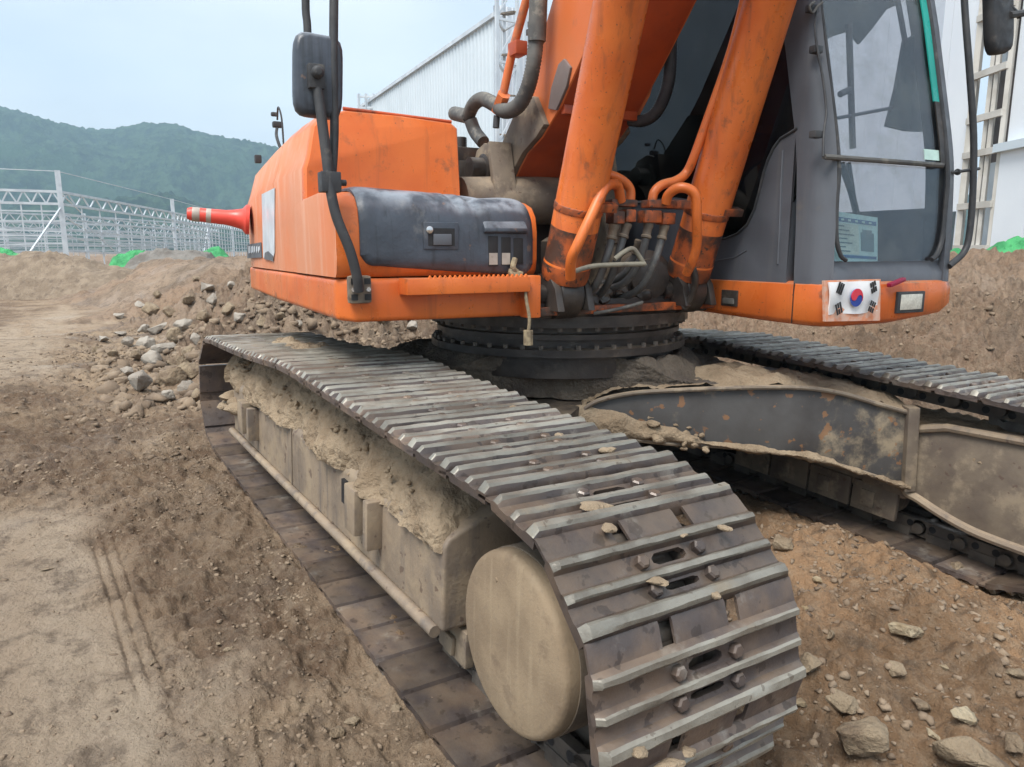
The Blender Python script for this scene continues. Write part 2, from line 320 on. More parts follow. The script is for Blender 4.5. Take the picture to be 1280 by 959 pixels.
# ================================================================== GROUND
def heap_d(x, y):
    wob = .45*vn2(x*.6, y*.6, 11) + .2*vn2(x*1.7, y*1.7, 12)
    a = np.minimum(-2.75 - x, y + 1.75 + .10*(x+3.5)*(x > -12)) + wob
    return np.maximum(a, y - 1.85 + wob*.6)
def ground_h(x, y, fine=True):
    x = np.asarray(x, float); y = np.asarray(y, float)
    r = np.hypot(x, y)
    base = -(.052*x + .0229*y)*(1-sstep(3.5, 12, r)) - .012
    d = heap_d(x, y)
    hp = sstep(0, 2.9, d)*(.93 + .16*vn2(x*.35, y*.35, 3)) * (1-.75*sstep(16, 34, r))
    z = base + hp
    rough = sstep(.05, .8, d)
    z = z + .05*fbm2(x*.7, y*.7, 5, 3)*sstep(1.8, 4, r) + rough*(.13*fbm2(x*1.5, y*1.5, 21, 4, .55))
    z = z + .5*fbm2(x*.05, y*.05, 8, 2)*sstep(40, 120, r)
    if not fine: return z
    near = 1-sstep(9, 16, r)
    left = (y < -1.5)
    between = sstep(-.9, -.75, y)*(1-sstep(.75, .95, y))*sstep(.3, 1.2, x)
    # soil banked up between and in front of the tracks
    z = z + between*(.05 + .05*vn2(x*1.3, y*1.3, 41)) + between*.055*fbm2(x*4, y*4, 42, 4, .6)
    front = sstep(1.75, 2.05, x)*sstep(-1.6, -1.2, y)
    z = z + front*(.04*fbm2(x*3, y*3, 43, 4, .6))
    n1 = fbm2(x*5.5, y*5.5, 31, 4, .6); n2 = fbm2(x*19, y*19, 33, 4, .62)
    smooth = smooth_mask(x, y)
    ridg = ridge_mask(x, y)
    cr = (1-smooth)*near
    flk = np.clip(fbm2(x*9+.6*y, y*15, 35, 3, .5), -.6, .45)
    z = z + cr*(.015*n1 + .009*n2 + .026*flk)
    ph = x*33 + 2.2*vn2(x*3, y*3, 51) + y*4
    z = z + near*ridg*.011*(np.sin(ph)*.7 + .7*np.maximum(0, np.sin(ph*1.7+1.3))*vn2(x*7, y*5, 52) + .8*vn2(x*20, y*5, 53))
    z = z + near*smooth*(.006*fbm2(x*6, y*9, 61, 3) + .006*flk*sstep(-.1, .5, vn2(x*2.1, y*2.1, 62)))
    # tyre grooves along the edge of the smooth strip and lug marks in the lane
    xr = sstep(-.75, -.45, x)*(1-sstep(.55, .8, x))
    for k, yc in enumerate((-2.085, -2.125, -2.165)): z = z - .014*xr*np.exp(-((y-yc-.03*x)/.008)**2)
    lug = (1-sstep(.22, .30, np.abs(y+2.55+.06*x)))*sstep(-3.6, -3.0, x)*(1-sstep(-1.6, -1.2, x))
    z = z - .020*lug*sstep(.1, .6, np.sin((x+.35*np.abs(y+2.55+.06*x))*42)+.4*vn2(x*4, y*4, 63))
    ck = np.abs(fbm2(x*3.1, y*3.1, 37, 4, .6))
    z = z + rough*near*(.055*n1 + .022*n2 + .03*flk + .10*ck)
    return z
def smooth_mask(x, y):
    e = .16*fbm2(x*2.2, y*2.2, 71, 3)
    a = sstep(-2.02, -2.22, y+e)*sstep(-1.25, -.7, x+e)
    lane = (1-sstep(.55, 1.0, np.abs(y + 2.95 - np.maximum(0, -x-7)*.20 + e)))*(1-sstep(-4.6, -3.4, x))
    b = (1-sstep(.15, .35, np.abs(x-.9+e*2)))*(1-sstep(.1, .3, np.abs(y+1.95+e)))*.6
    return np.clip(np.maximum(np.maximum(a, lane), b)*(1-sstep(-.2, .3, heap_d(x, y))), 0, 1)
def ridge_mask(x, y):
    e = .10*fbm2(x*2.5, y*2.5, 73, 3)
    a = sstep(-2.06, -1.98, y+e)*(1-sstep(-1.62, -1.5, y+e))*sstep(-1.3, -.9, x+e)*(1-sstep(.25, .5, x+e))
    b = (1-sstep(.5, .9, np.abs(y+2.5+e)))*sstep(-3.3, -2.9, x+e)*(1-sstep(-1.5, -.9, x+e))
    c = sstep(.9, 1.1, x+e)*(1-sstep(-1.6, -1.5, y))*.6
    return np.clip(a+.8*b+c, 0, 1)
def ground_color(x, y):
    r = np.hypot(x, y); d = heap_d(x, y)
    n = np.clip(.5+.75*fbm2(x*1.7, y*1.7, 81, 5, .65), 0, 1)[:, None]
    brown = np.array([.140, .095, .062]); pale = np.array([.315, .245, .172]); grey = np.array([.345, .285, .218]); warm = np.array([.275, .182, .108]); hp = np.array([.215, .170, .130]); dark = np.array([.120, .084, .058])
    c = brown*(1-n) + pale*n
    s = smooth_mask(x, y)[:, None]; near = (sstep(-2.5, -.5, x))[:, None]
    c = c*(1-s) + s*(near*grey + (1-near)*np.array([.33, .258, .185]))
    sm = np.clip(.5+.9*fbm2(x*.9+.3*y, y*6.5, 83, 3), 0, 1)[:, None]*s; c = c*(1-.55*sm) + .55*sm*np.array([.40, .345, .275])
    k = (ridge_mask(x, y)*.65)[:, None]; c = c*(1-k) + k*(dark*.6+brown*.4)
    a = (sstep(-1.45, -1.2, y)*sstep(-.5, .4, x)*(1-sstep(1.6, 2.2, y)))[:, None]; c = c*(1-a) + a*(warm*(.75+.5*n))
    h = (sstep(-.1, .6, d))[:, None]; c = c*(1-h) + h*hp*(.65+.7*n)
    m = np.clip(.5+.9*fbm2(x*.35, y*.35, 85, 3), 0, 1)[:, None]*h*.5
    c = c*(1-m) + m*np.array([.24, .155, .10])
    return np.clip(c*np.array([1.04, .965, .90]), 0, 1)
def ground_mat():
    m = bpy.data.materials.new('bare_construction_soil'); m.use_nodes = True; t = m.node_tree; b = t.nodes['Principled BSDF']
    at = t.nodes.new('ShaderNodeVertexColor'); at.layer_name = 'Col'
    g = t.nodes.new('ShaderNodeNewGeometry'); pos = g.outputs['Position']
    c = mix(t, mul(t, ramp(t, noise(t, pos, 22, 8, .65), .42, .66), .42), at.outputs[0], (.34, .265, .185))
    c = mix(t, mul(t, ramp(t, noise(t, pos, 9, 8, .7), .50, .66), .62), c, (.100, .070, .048))
    c = mix(t, mul(t, ramp(t, noise(t, pos, 2.3, 9, .7), .54, .62), .45), c, (.125, .088, .06))
    c = mix(t, mul(t, ramp(t, noise(t, pos, 130, 4, .6), .60, .72), .35), c, (.42, .36, .28))
    t.links.new(c, b.inputs['Base Color']); t.links.new(ramp(t, noise(t, pos, 1.3, 6, .6), .46, .66, .95, .50), b.inputs['Roughness']); b.inputs['Specular IOR Level'].default_value = .35
    bn = t.nodes.new('ShaderNodeBump'); bn.inputs['Strength'].default_value = .9; bn.inputs['Distance'].default_value = .02
    t.links.new(noise(t, pos, 85, 10, .68), bn.inputs['Height'])
    bn2 = t.nodes.new('ShaderNodeBump'); bn2.inputs['Strength'].default_value = .85; bn2.inputs['Distance'].default_value = .06
    t.links.new(noise(t, pos, 14, 8, .66), bn2.inputs['Height']); t.links.new(bn.outputs[0], bn2.inputs['Normal']); t.links.new(bn2.outputs[0], b.inputs['Normal'])
    return m
vaz = atan2(fwd[1], fwd[0])
ang = np.concatenate([np.linspace(-40, 40, 640), np.linspace(40, 320, 90)[1:-1]])*pi/180 + vaz
rad = np.concatenate([[.15, .4, .7, .95], np.geomspace(1.15, 9, 430), np.geomspace(9, 40, 110)[1:], np.geomspace(40, 1150, 36)[1:]])
A, Rr = np.meshgrid(ang, rad); gx = (CAM[0]+Rr*np.cos(A)).ravel(); gy = (CAM[1]+Rr*np.sin(A)).ravel()
gz = ground_h(gx, gy); na, nr = len(ang), len(rad)
ii, jj = np.meshgrid(np.arange(nr-1), np.arange(na), indexing='ij'); j2 = (jj+1) % na
Q = np.stack([ii*na+jj, (ii+1)*na+jj, (ii+1)*na+j2, ii*na+j2], -1).reshape(-1, 4)
me = fast_mesh('ground', np.stack([gx, gy, gz], 1), Q, ground_mat())
ca = me.color_attributes.new('Col', 'FLOAT_COLOR', 'POINT'); cc = np.ones((len(gx), 4), np.float32); cc[:, :3] = ground_color(gx, gy); ca.data.foreach_set('color', cc.ravel())
tag(link('ground', me), 'bare brown construction site soil with ruts and heaps', kind='structure')

# ================================================================== HILLS
def hill_mat():
    m = bpy.data.materials.new('forested_hill'); m.use_nodes = True; t = m.node_tree; b = t.nodes['Principled BSDF']
    g = t.nodes.new('ShaderNodeNewGeometry'); pos = g.outputs['Position']
    c = mix(t, ramp(t, noise(t, pos, .09, 8, .75), .40, .62), (.010, .030, .022), (.060, .108, .058))
    c = mix(t, ramp(t, noise(t, pos, .008, 4, .6), .45, .62), c, (.038, .085, .045))
    t.links.new(c, b.inputs['Base Color']); b.inputs['Roughness'].default_value = .95; b.inputs['Specular IOR Level'].default_value = .1
    bn = t.nodes.new('ShaderNodeBump'); bn.inputs['Strength'].default_value = 1; bn.inputs['Distance'].default_value = 6
    t.links.new(noise(t, pos, .12, 8, .7), bn.inputs['Height']); t.links.new(bn.outputs[0], b.inputs['Normal'])
    return m
sil = [(-500, 150), (-200, 120), (0, 140), (40, 143), (70, 150), (100, 157), (140, 160), (190, 159), (240, 158), (262, 166), (300, 175), (340, 184), (420, 200), (520, 225), (640, 235), (800, 228), (1000, 240), (1300, 235), (1700, 240)]
haz = np.linspace(-46, 46, 700)*pi/180; hx = 640 + FPX*np.tan(haz)
hy = np.interp(hx, [s[0] for s in sil], [s[1] for s in sil])
dr = np.linspace(0, 1, 150); DIST = 880.0
rows = []
az0 = vaz
for k, t_ in enumerate(dr):
    D = 330 + t_*(DIST-330) if t_ <= .86 else 330 + .86*(DIST-330) + (t_-.86)*1500
    top = (312-hy)/FPX*cos(PITCH)*(330+.86*(DIST-330))/np.cos(haz)*np.cos(haz)
    s_ = t_/.86
    prof = np.where(s_ <= 1, sstep(0, 1, s_)*.55+.45*s_, 1-(s_-1)*2.2)
    wx = CAM[0]+D/np.cos(haz)*np.cos(az0-haz); wy = CAM[1]+D/np.cos(haz)*np.sin(az0-haz)
    rel = .26*fbm2(wx*.008, wy*.008, 91, 3)*np.sin(np.clip(s_, 0, 1)*pi)
    trees = 3.2*np.abs(vn2(wx*.13, wy*.13, 95)) + 3.0*np.abs(vn2(wx*.30, wy*.30, 96)) - 9
    rows.append(np.stack([wx, wy, top*(prof+rel) + trees*np.clip(s_*3, 0, 1) - 2.0], -1))
V = np.array(rows); nr_, na_ = V.shape[:2]
ii, jj = np.meshgrid(np.arange(nr_-1), np.arange(na_-1), indexing='ij')
Q = np.stack([ii*na_+jj, ii*na_+jj+1, (ii+1)*na_+jj+1, (ii+1)*na_+jj], -1).reshape(-1, 4)
tag(link('hills', fast_mesh('hills', V.reshape(-1, 3), Q[:, ::-1], hill_mat())), 'forested hills on the horizon', kind='structure')

# ================================================================== SOIL MOUNDS AND NETS BEYOND THE SITE
def mound(name, pxs, depth, thick, m, label, cat, seed, amp=.12, n=90):
    # pxs: (px, py_top) crest outline at the given depth; gets a real body of the given thickness
    P = [WD(x, y, depth) for x, y in pxs]; xs = np.linspace(0, 1, n); u = np.linspace(0, 1, len(P))
    cx, cy, cz = (np.interp(xs, u, [p[i] for p in P]) for i in range(3))
    fx, fy = fwd[0]/cos(PITCH), fwd[1]/cos(PITCH); rows = []
    for t_ in np.linspace(-1, 1, 34):
        X = cx+fx*thick*t_; Y = cy+fy*thick*t_; g = ground_h(X, Y, False)-.15
        endf = np.clip(np.minimum(xs, 1-xs)*9, 0, 1)**.6
        Z = g + np.maximum(0, cz-g)*(1-abs(t_)**1.7)*endf + amp*fbm2(X*1.6, Y*1.6, seed, 4, .6)*(1-abs(t_)) + amp*.4*fbm2(X*6, Y*6, seed+5, 3, .6)*(1-abs(t_))
        rows.append(np.stack([X, Y, Z], -1))
    V = np.array(rows); a, b = V.shape[:2]
    ii, jj = np.meshgrid(np.arange(a-1), np.arange(b-1), indexing='ij')
    Q = np.stack([ii*b+jj, ii*b+jj+1, (ii+1)*b+jj+1, (ii+1)*b+jj], -1).reshape(-1, 4)
    return tag(link(name, fast_mesh(name, V.reshape(-1, 3), Q[:, ::-1], m)), label, cat)
mound('soil_mound', [(-140, 330), (-40, 318), (0, 321), (40, 315), (75, 320), (110, 327), (150, 334), (185, 345)], 21, 1.7, m_soil2, 'low brown soil mound at the left edge before the steel frames', 'mound', 201, .11)
mound('rubble_mound', [(163, 336), (174, 318), (200, 313), (235, 314), (262, 318), (276, 338)], 24, 1.5, m_soilgrey, 'grey rubble mound between two pieces of green net', 'mound', 215, .10)
mound('green_net', [(136, 334), (150, 318), (165, 312), (180, 313), (190, 325)], 25.5, .8, m_net, 'green shade net heaped on the left of the grey rubble mound', 'net', 221, .10, 90)
mound('green_net', [(248, 322), (262, 311), (276, 313), (292, 322), (312, 336)], 25.5, .8, m_net, 'green shade net on the right of the grey rubble mound', 'net', 225, .10, 90)
mound('green_net', [(-60, 318), (-20, 312), (10, 313), (24, 316), (40, 324)], 25.5, .8, m_net, 'green shade net behind the brown mound at the left edge', 'net', 229, .10, 90)
mound('green_net', [(1100, 326), (1160, 320), (1205, 315), (1245, 309), (1290, 304), (1350, 298), (1450, 296)], 13.0, .7, m_net, 'green shade net along the foot of the white building at right', 'net', 233, .10, 120)

# ================================================================== STEEL GREENHOUSE FRAMES
gh = empty('steel_frame', WD(80, 318, 47)); tag(gh, 'bare galvanised steel greenhouse frame of posts and trusses before the hills', 'steel frame')
def gpart(name, b, m=None):
    o = b.build(name, m or m_galv, gh); o.matrix_parent_inverse = Matrix.Translation(-gh.location); return o
def zat(p, z): return np.array([p[0], p[1], z])
lines_ = [[(-420, 40), (-130, 43), (82, 47), (220, 73), (262, 90), (292, 108), (318, 128)],
          [(-300, 60), (-60, 66), (110, 78), (232, 98), (275, 120)],
          [(-240, 78), (10, 88), (150, 102), (250, 128)],
          [(-150, 100), (60, 112), (190, 134), (262, 160)]]
tops = [6.15, 6.0, 5.8, 5.6]
rng = random.Random(4)
allp = []
for li, ln in enumerate(lines_):
    pts = [WD(px, 312, d) for px, d in ln]; Ht = tops[li]; allp.append(pts)
    for i, p in enumerate(pts):
        gpart('post', MB().bar(zat(p, -.3), zat(p, Ht if li == 0 else Ht-1.0), .30 if li == 0 else .2, .30 if li == 0 else .2, (1, 0, 0)))
        if i+1 < len(pts):
            q = pts[i+1]; zt = Ht-1.3; zb = zt-.75; n = 11
            b = MB().bar(zat(p, zt), zat(q, zt), .15, .15).bar(zat(p, zb), zat(q, zb), .15, .15)
            for k in range(n):
                a_ = p+(q-p)*k/n; c_ = p+(q-p)*(k+1)/n; m_ = (a_+c_)/2
                b.bar(zat(a_, zb), zat(m_, zt), .08, .08).bar(zat(m_, zt), zat(c_, zb), .08, .08)
            gpart('truss', b)
            if li == 0: gpart('wire', MB().bar(zat(p, Ht-.05), zat(q, Ht-.05), .045, .045))
            for zz in (1.0, 1.5, 2.0, 2.5, 3.0, 3.5):
                gpart('purlin', MB().bar(zat(p, zz+rng.uniform(-.2, .2)), zat(q, zz+rng.uniform(-.2, .2)), .09, .09))
            for k in ((.125, .25, .375, .5, .625, .75, .875) if li < 2 else (.25, .5, .75)):
                a_ = p+(q-p)*k; gpart('stud', MB().bar(zat(a_, 0), zat(a_, zb), .08, .08, (1, 0, 0)))
            if i % 2 == 0: gpart('brace', MB().bar(zat(p, 3.9), zat(p+(q-p)*(-.25 if li == 0 else .3), .2), .09, .09))
for li in range(len(lines_)-1):
    for i, p in enumerate(allp[li]):
        if i < len(allp[li+1]):
            q = allp[li+1][i]
            for zz in (2.2, 3.4, tops[li]-1.3): gpart('cross_beam', MB().bar(zat(p, zz), zat(q, zz-.1), .08, .08))

# ================================================================== BUILDINGS
def corr_wall(b, a, c, z0, z1, z1b=None, pitch=.3, dep=.035, out=(0, 0)):
    a = np.asarray(a[:2], float); c = np.asarray(c[:2], float); L = np.linalg.norm(c-a); t = (c-a)/L; nrm = np.array([t[1], -t[0]])
    if nrm@(CAM[:2]-a) < 0: nrm = -nrm
    n = int(L/pitch); rows = [[], [], [], []]
    z1b = z1 if z1b is None else z1b
    top, bot = [], []
    for k in range(n):
        for fr, of in ((0, 0), (.55, 0), (.65, dep), (.9, dep)):
            s = (k+fr)/n; p = a+t*L*s+nrm*of; bot.append((p[0], p[1], z0)); top.append((p[0], p[1], z1+(z1b-z1)*s))
    b.grid([bot, top]); back = [(x-nrm[0]*.15, y-nrm[1]*.15, z) for x, y, z in bot]; backt = [(x-nrm[0]*.15, y-nrm[1]*.15, z) for x, y, z in top]
    b.grid([back, backt], True); b.grid([top, backt]); return b
# left warehouse: corrugated long wall receding to the left, gable face turned right
c0 = WD(622, 312, 26.0); c1 = WD(455, 312, 42.5); c2 = WD(900, 312, 40)
wh = empty('warehouse', (c0[0], c0[1], 0)); tag(wh, 'pale corrugated warehouse rising behind the engine hood', 'building')
def wpart(name, b, m, par=wh):
    o = b.build(name, m, par); o.matrix_parent_inverse = Matrix.Translation(-par.location); return o
n_pan = 7
for k in range(n_pan):
    p = c0+(c1-c0)*k/n_pan; q = c0+(c1-c0)*((k+1)/n_pan-.002)
    wpart('wall_panel', corr_wall(MB(), p, q, -.5, 8.95), m_whitegrey)
for k in range(5):
    p = c0+(c2-c0)*k/5; q = c0+(c2-c0)*((k+1)/5-.002)
    wpart('gable_panel', corr_wall(MB(), p, q, -.5, 9.3+.45*k, 9.3+.45*(k+1)), m_white)
wpart('roof_trim', MB().bar(zat(c0, 9.0), zat(c1, 9.0), .25, .14), m_galv)
ra, rb = zat(WD(455, 312, 40), 0), zat(WD(482, 312, 40), 0)
rr_ = MB()
for z_ in (8.6, 9.15): rr_.bar(zat(ra, z_), zat(rb, z_), .1, .1)
for k in range(4): q = ra+(rb-ra)*k/3; rr_.bar(zat(q, 7.5), zat(q, 9.3), .12, .12, (1, 0, 0))
wpart('roof_rail', rr_, m_galv)
# stair tower of galvanised lattice in front of the warehouse corner
tw = empty('scaffold_tower', WD(632, 312, 24.5)); tag(tw, 'slim galvanised lattice tower at the warehouse corner', 'scaffold')
ta = WD(622, 312, 24.0); tb = WD(646, 312, 24.4); td = WD(630, 312, 25.3)
for p in (ta, tb, td): wpart('upright', MB().bar(zat(p, 0), zat(p, 11), .10, .10, (1, 0, 0)), m_galv, tw)
for k in range(9):
    z_ = .8+k*1.25
    for p, q in ((ta, tb), (tb, td), (td, ta)): wpart('rung', MB().bar(zat(p, z_), zat(q, z_), .07, .07), m_galv, tw)
    wpart('diagonal', MB().bar(zat(ta, z_), zat(tb, z_+1.2), .045, .045), m_galv, tw)
    wpart('tread', MB().bar(zat(tb, z_+.3), zat(td, z_+.5), .3, .05), m_dirtysteel, tw)
# right building: white wall running along the view, with an open framed bay
def lat(X, D): return CAM + np.array([fwd[0], fwd[1], 0])/cos(PITCH)*D + rgt*X
rbld = empty('white_building', lat(11.0, 16.5)*np.array([1, 1, 0])); tag(rbld, 'white walled building with an open framed bay behind the cab', 'building')
def rpart(name, b, m): return wpart(name, b, m, rbld)
XR = 11.0
def wallseg(name, d0, d1, z0, z1, m, off=0.0, th=.12):
    if name == 'wall_panel' and d1-d0 > 1.2:
        n_ = int(round((d1-d0)/1.0))
        for k in range(n_): wallseg(name, d0+(d1-d0)*k/n_, d0+(d1-d0)*(k+1)/n_-.018, z0, z1, m, off, th)
        return
    p = lat(XR+off+th/2, d0); q = lat(XR+off+th/2, d1); b = MB().bar(zat(p, (z0+z1)/2), zat(q, (z0+z1)/2), th, z1-z0); return rpart(name, b, m)
for d0, d1 in ((18.6, 23), (23.02, 27), (27.02, 31), (31.02, 36)): wallseg('wall_panel', d0, d1, -.5, 9.5, m_white)
wallseg('wall_panel', 9.5, 12.9, -.5, 9.5, m_white); wallseg('wall_panel', 12.92, 17.25, 3.55, 9.5, m_white, .12); wallseg('wall_panel', 12.92, 17.25, -.5, 3.45, m_white, 0)
wallseg('ledge', 12.6, 17.3, 3.42, 3.60, m_whitegrey, -.15, .3)
wallseg('bay_back', 17.2, 18.65, -.5, 9.5, m_brownwin, .55)
for d_, w_ in ((17.32, .10), (17.75, .09), (17.95, .09), (18.55, .14)):
    p = lat(XR+.05, d_); rpart('column', MB().bar(zat(p, -.5), zat(p, 9.5), w_, w_, (1, 0, 0)), m_col)
for z_ in (1.3, 2.3, 3.5, 4.3, 5.3, 6.6, 7.8):
    p = lat(XR-.02, 17.3); q = lat(XR-.02, 18.6); rpart('rail', MB().bar(zat(p, z_), zat(q, z_), .08, .15), m_col)
for d_, z0, z1 in ((18.1, .2, 3.3), (17.55, 3.6, 5.1), (18.2, 5.5, 9)):
    wallseg('window_frame', d_-.15, d_+.12, z0, z1, m_whitegrey, .4, .06)
wallseg('base_window', 18.7, 19.5, .9, 2.2, m_cloth, -.03, .05)

# ================================================================== EXCAVATOR: UNDERCARRIAGE
ex = empty('excavator', (0, 0, 0)); tag(ex, 'orange crawler excavator with grey cab, dusty steel tracks and raised boom', 'excavator')
# ---- track shoe (shared by all): s along travel, y across, h outward
def shoe_mesh(seed):
    rj = random.Random(seed)
    S = [-.142, -.134, -.088, -.080, -.0755, -.0645, -.060, -.053, -.047, -.021, -.0155, -.0095, -.0055, .0055, .0095, .0155, .019, .041, .047, .054, .060, .0765, .083, .088]
    Hh = [.000, .004, .011, .026, .032, .032, .026, .012, .011, .011, .012, .025, .030, .030, .025, .012, .011, .011, .013, .030, .037, .037, .030, .015]
    Y = [-.30, -.287, -.24, -.19, -.15, -.115, -.078, -.049, -.036, .036, .049, .078, .115, .15, .19, .24, .287, .30]
    nS, nY = len(S), len(Y); top, bot = [], []
    for i in range(nS):
        for j in range(nY):
            s, h, y = S[i], Hh[i], Y[j]
            if j in (0, nY-1): h = min(h, .016)
            if abs(y) == .049:                                 # oval relief holes
                if i == 8: s = -.038
                if i == 9: s = -.028
                if i == 16: s = .025
                if i == 17: s = .033
            if abs(y) == .036 and i in (16, 17): s = .021 if i == 16 else .037
            if h > .02: h += rj.uniform(-.0022, .0014); s += rj.uniform(-.0012, .0012)
            top.append((s, y, h)); bot.append((s, y, -.008 if i > 2 else (.004 if i == 2 else -.004)))
    miss = set()
    for j in (7, 8, 9): miss.add((8, j)); miss.add((16, j))
    for i in (0, 1):
        for j in (5, 11): miss.add((i, j))
    b = MB(); N = nS*nY; vs = top+bot; ix = lambda i, j: i*nY+j
    fd, fb, fw = [], [], []
    for i in range(nS-1):
        for j in range(nY-1):
            if (i, j) in miss: continue
            q = (ix(i, j), ix(i+1, j), ix(i+1, j+1), ix(i, j+1))
            (fb if i in (3, 4, 5, 11, 12, 13, 19, 20, 21) else fd).append(q); fd.append(tuple(N+k for k in q[::-1]))
            for di, dj, e in ((-1, 0, (0, 3)), (1, 0, (2, 1)), (0, -1, (1, 0)), (0, 1, (3, 2))):
                a, c = i+di, j+dj
                if a < 0 or c < 0 or a >= nS-1 or c >= nY-1 or (a, c) in miss: fd.append((q[e[0]], q[e[1]], N+q[e[1]], N+q[e[0]]))
    b.add(vs, []); b.f += fd; b.m += [0]*len(fd); b.f += fb; b.m += [1]*len(fb)
    b.k = 0
    for s, dy in ((-.033, 1), (.029, 1), (-.033, -1), (.029, -1)):
        y = dy*.084; b.lathe([(.0165, .006), (.0165, .026), (.012, .030)], (s, y, 0), (0, 0, 1), 6)
    return b.mesh('track_shoe', [m_shoe, m_grouser], angle=30)
SHOES = [shoe_mesh(k) for k in range(5)]
# ---- chain link pair (shared)
def link_mesh(p):
    b = MB()
    for sy in (-1, 1):
        y0 = sy*.072; pts = []
        for cx_, r_ in ((-p/2, .036), (p/2, .040)):
            for k in range(9):
                a_ = (pi/2 + pi*k/8) if cx_ < 0 else (-pi/2 + pi*k/8)
                pts.append((cx_+r_*cos(a_)*.9, r_*sin(a_)))
        pts[4:4] = []
        b.prism(pts, 1, y0-.016, y0+.016)
        b.box((-.055, y0-.02, .01), (.055, y0+.02, .056))
        b.k = 1
        for cx_ in (-p/2+.045, .035): b.cyl((cx_, y0+sy*.0165, -.012), (cx_, y0+sy*.0175, -.012), .017, 10)
        b.k = 0
        b.cyl((p/2, y0, 0), (p/2, y0+sy*.034, 0), .026, 12)
    b.cyl((p/2, -.10, 0), (p/2, .10, 0), .024, 12)
    return b.mesh('track_link', [m_link, m_dark], bevel=.003)
# ---- pitch line
SPR = np.array([1.570, .385]); RP = .3155; IDL = np.array([-1.60, .325]); RI = .255
path = []
path += [(x, .7005) for x in np.linspace(-.1, SPR[0], 60)]
path += [(SPR[0]+RP*sin(a), SPR[1]+RP*cos(a)) for a in np.linspace(0, pi, 80)[1:]]
path += [(x, .0695) for x in np.linspace(SPR[0], -1.60, 90)[1:]]
path += [(IDL[0]-RI*sin(a), IDL[1]-RI*cos(a)) for a in np.linspace(0, pi, 60)[1:]]
path += [(x, .58+(x+1.6)/1.5*.1205 - .012*sin((x+1.6)/1.5*pi)) for x in np.linspace(-1.60, -.1, 50)[1:]]
path = np.array(path); seg = np.r_[0, np.cumsum(np.linalg.norm(np.diff(path, axis=0), axis=1))]; LT = seg[-1]
NS = int(round(LT/.190)); PT = LT/NS
LINK = link_mesh(PT)
def track(yc, phase, label):
    pins = [np.array([np.interp((k+phase)*PT % LT, seg, path[:, i]) for i in (0, 1)]) for k in range(NS)]
    b = MB(); q_ = path[:-1:3]; n_ = len(q_); sc_ = np.array([-.012, .012])
    vs = [(p[0], yc+a, p[1]+c) for p in q_ for a, c in ((-.05, -.012), (.05, -.012), (.05, .012), (-.05, .012))]
    b.add(vs, [(i*4+k, i*4+(k+1) % 4, ((i+1) % n_)*4+(k+1) % 4, ((i+1) % n_)*4+k) for i in range(n_) for k in range(4)])
    tr = b.build('track_chain', m_link, ex, MMAT); tr['label'] = label
    for k in range(NS):
        a, c = pins[k], pins[(k+1) % NS]; d = (c-a)/np.linalg.norm(c-a); nrm = np.array([-d[1], d[0]]); mid = (a+c)/2
        T = lambda o_: Matrix(((d[0], 0, nrm[0], mid[0]+nrm[0]*o_), (0, 1, 0, yc), (d[1], 0, nrm[1], mid[1]+nrm[1]*o_), (0, 0, 0, 1)))
        link('track_link', LINK, tr, T(0))
        link('track_shoe', SHOES[(k*7+3) % 5], tr, T(.060))
    return tr
track(-1.195, .55, 'near steel crawler track with triple grouser shoes')
track(1.195, .10, 'far steel crawler track with triple grouser shoes')

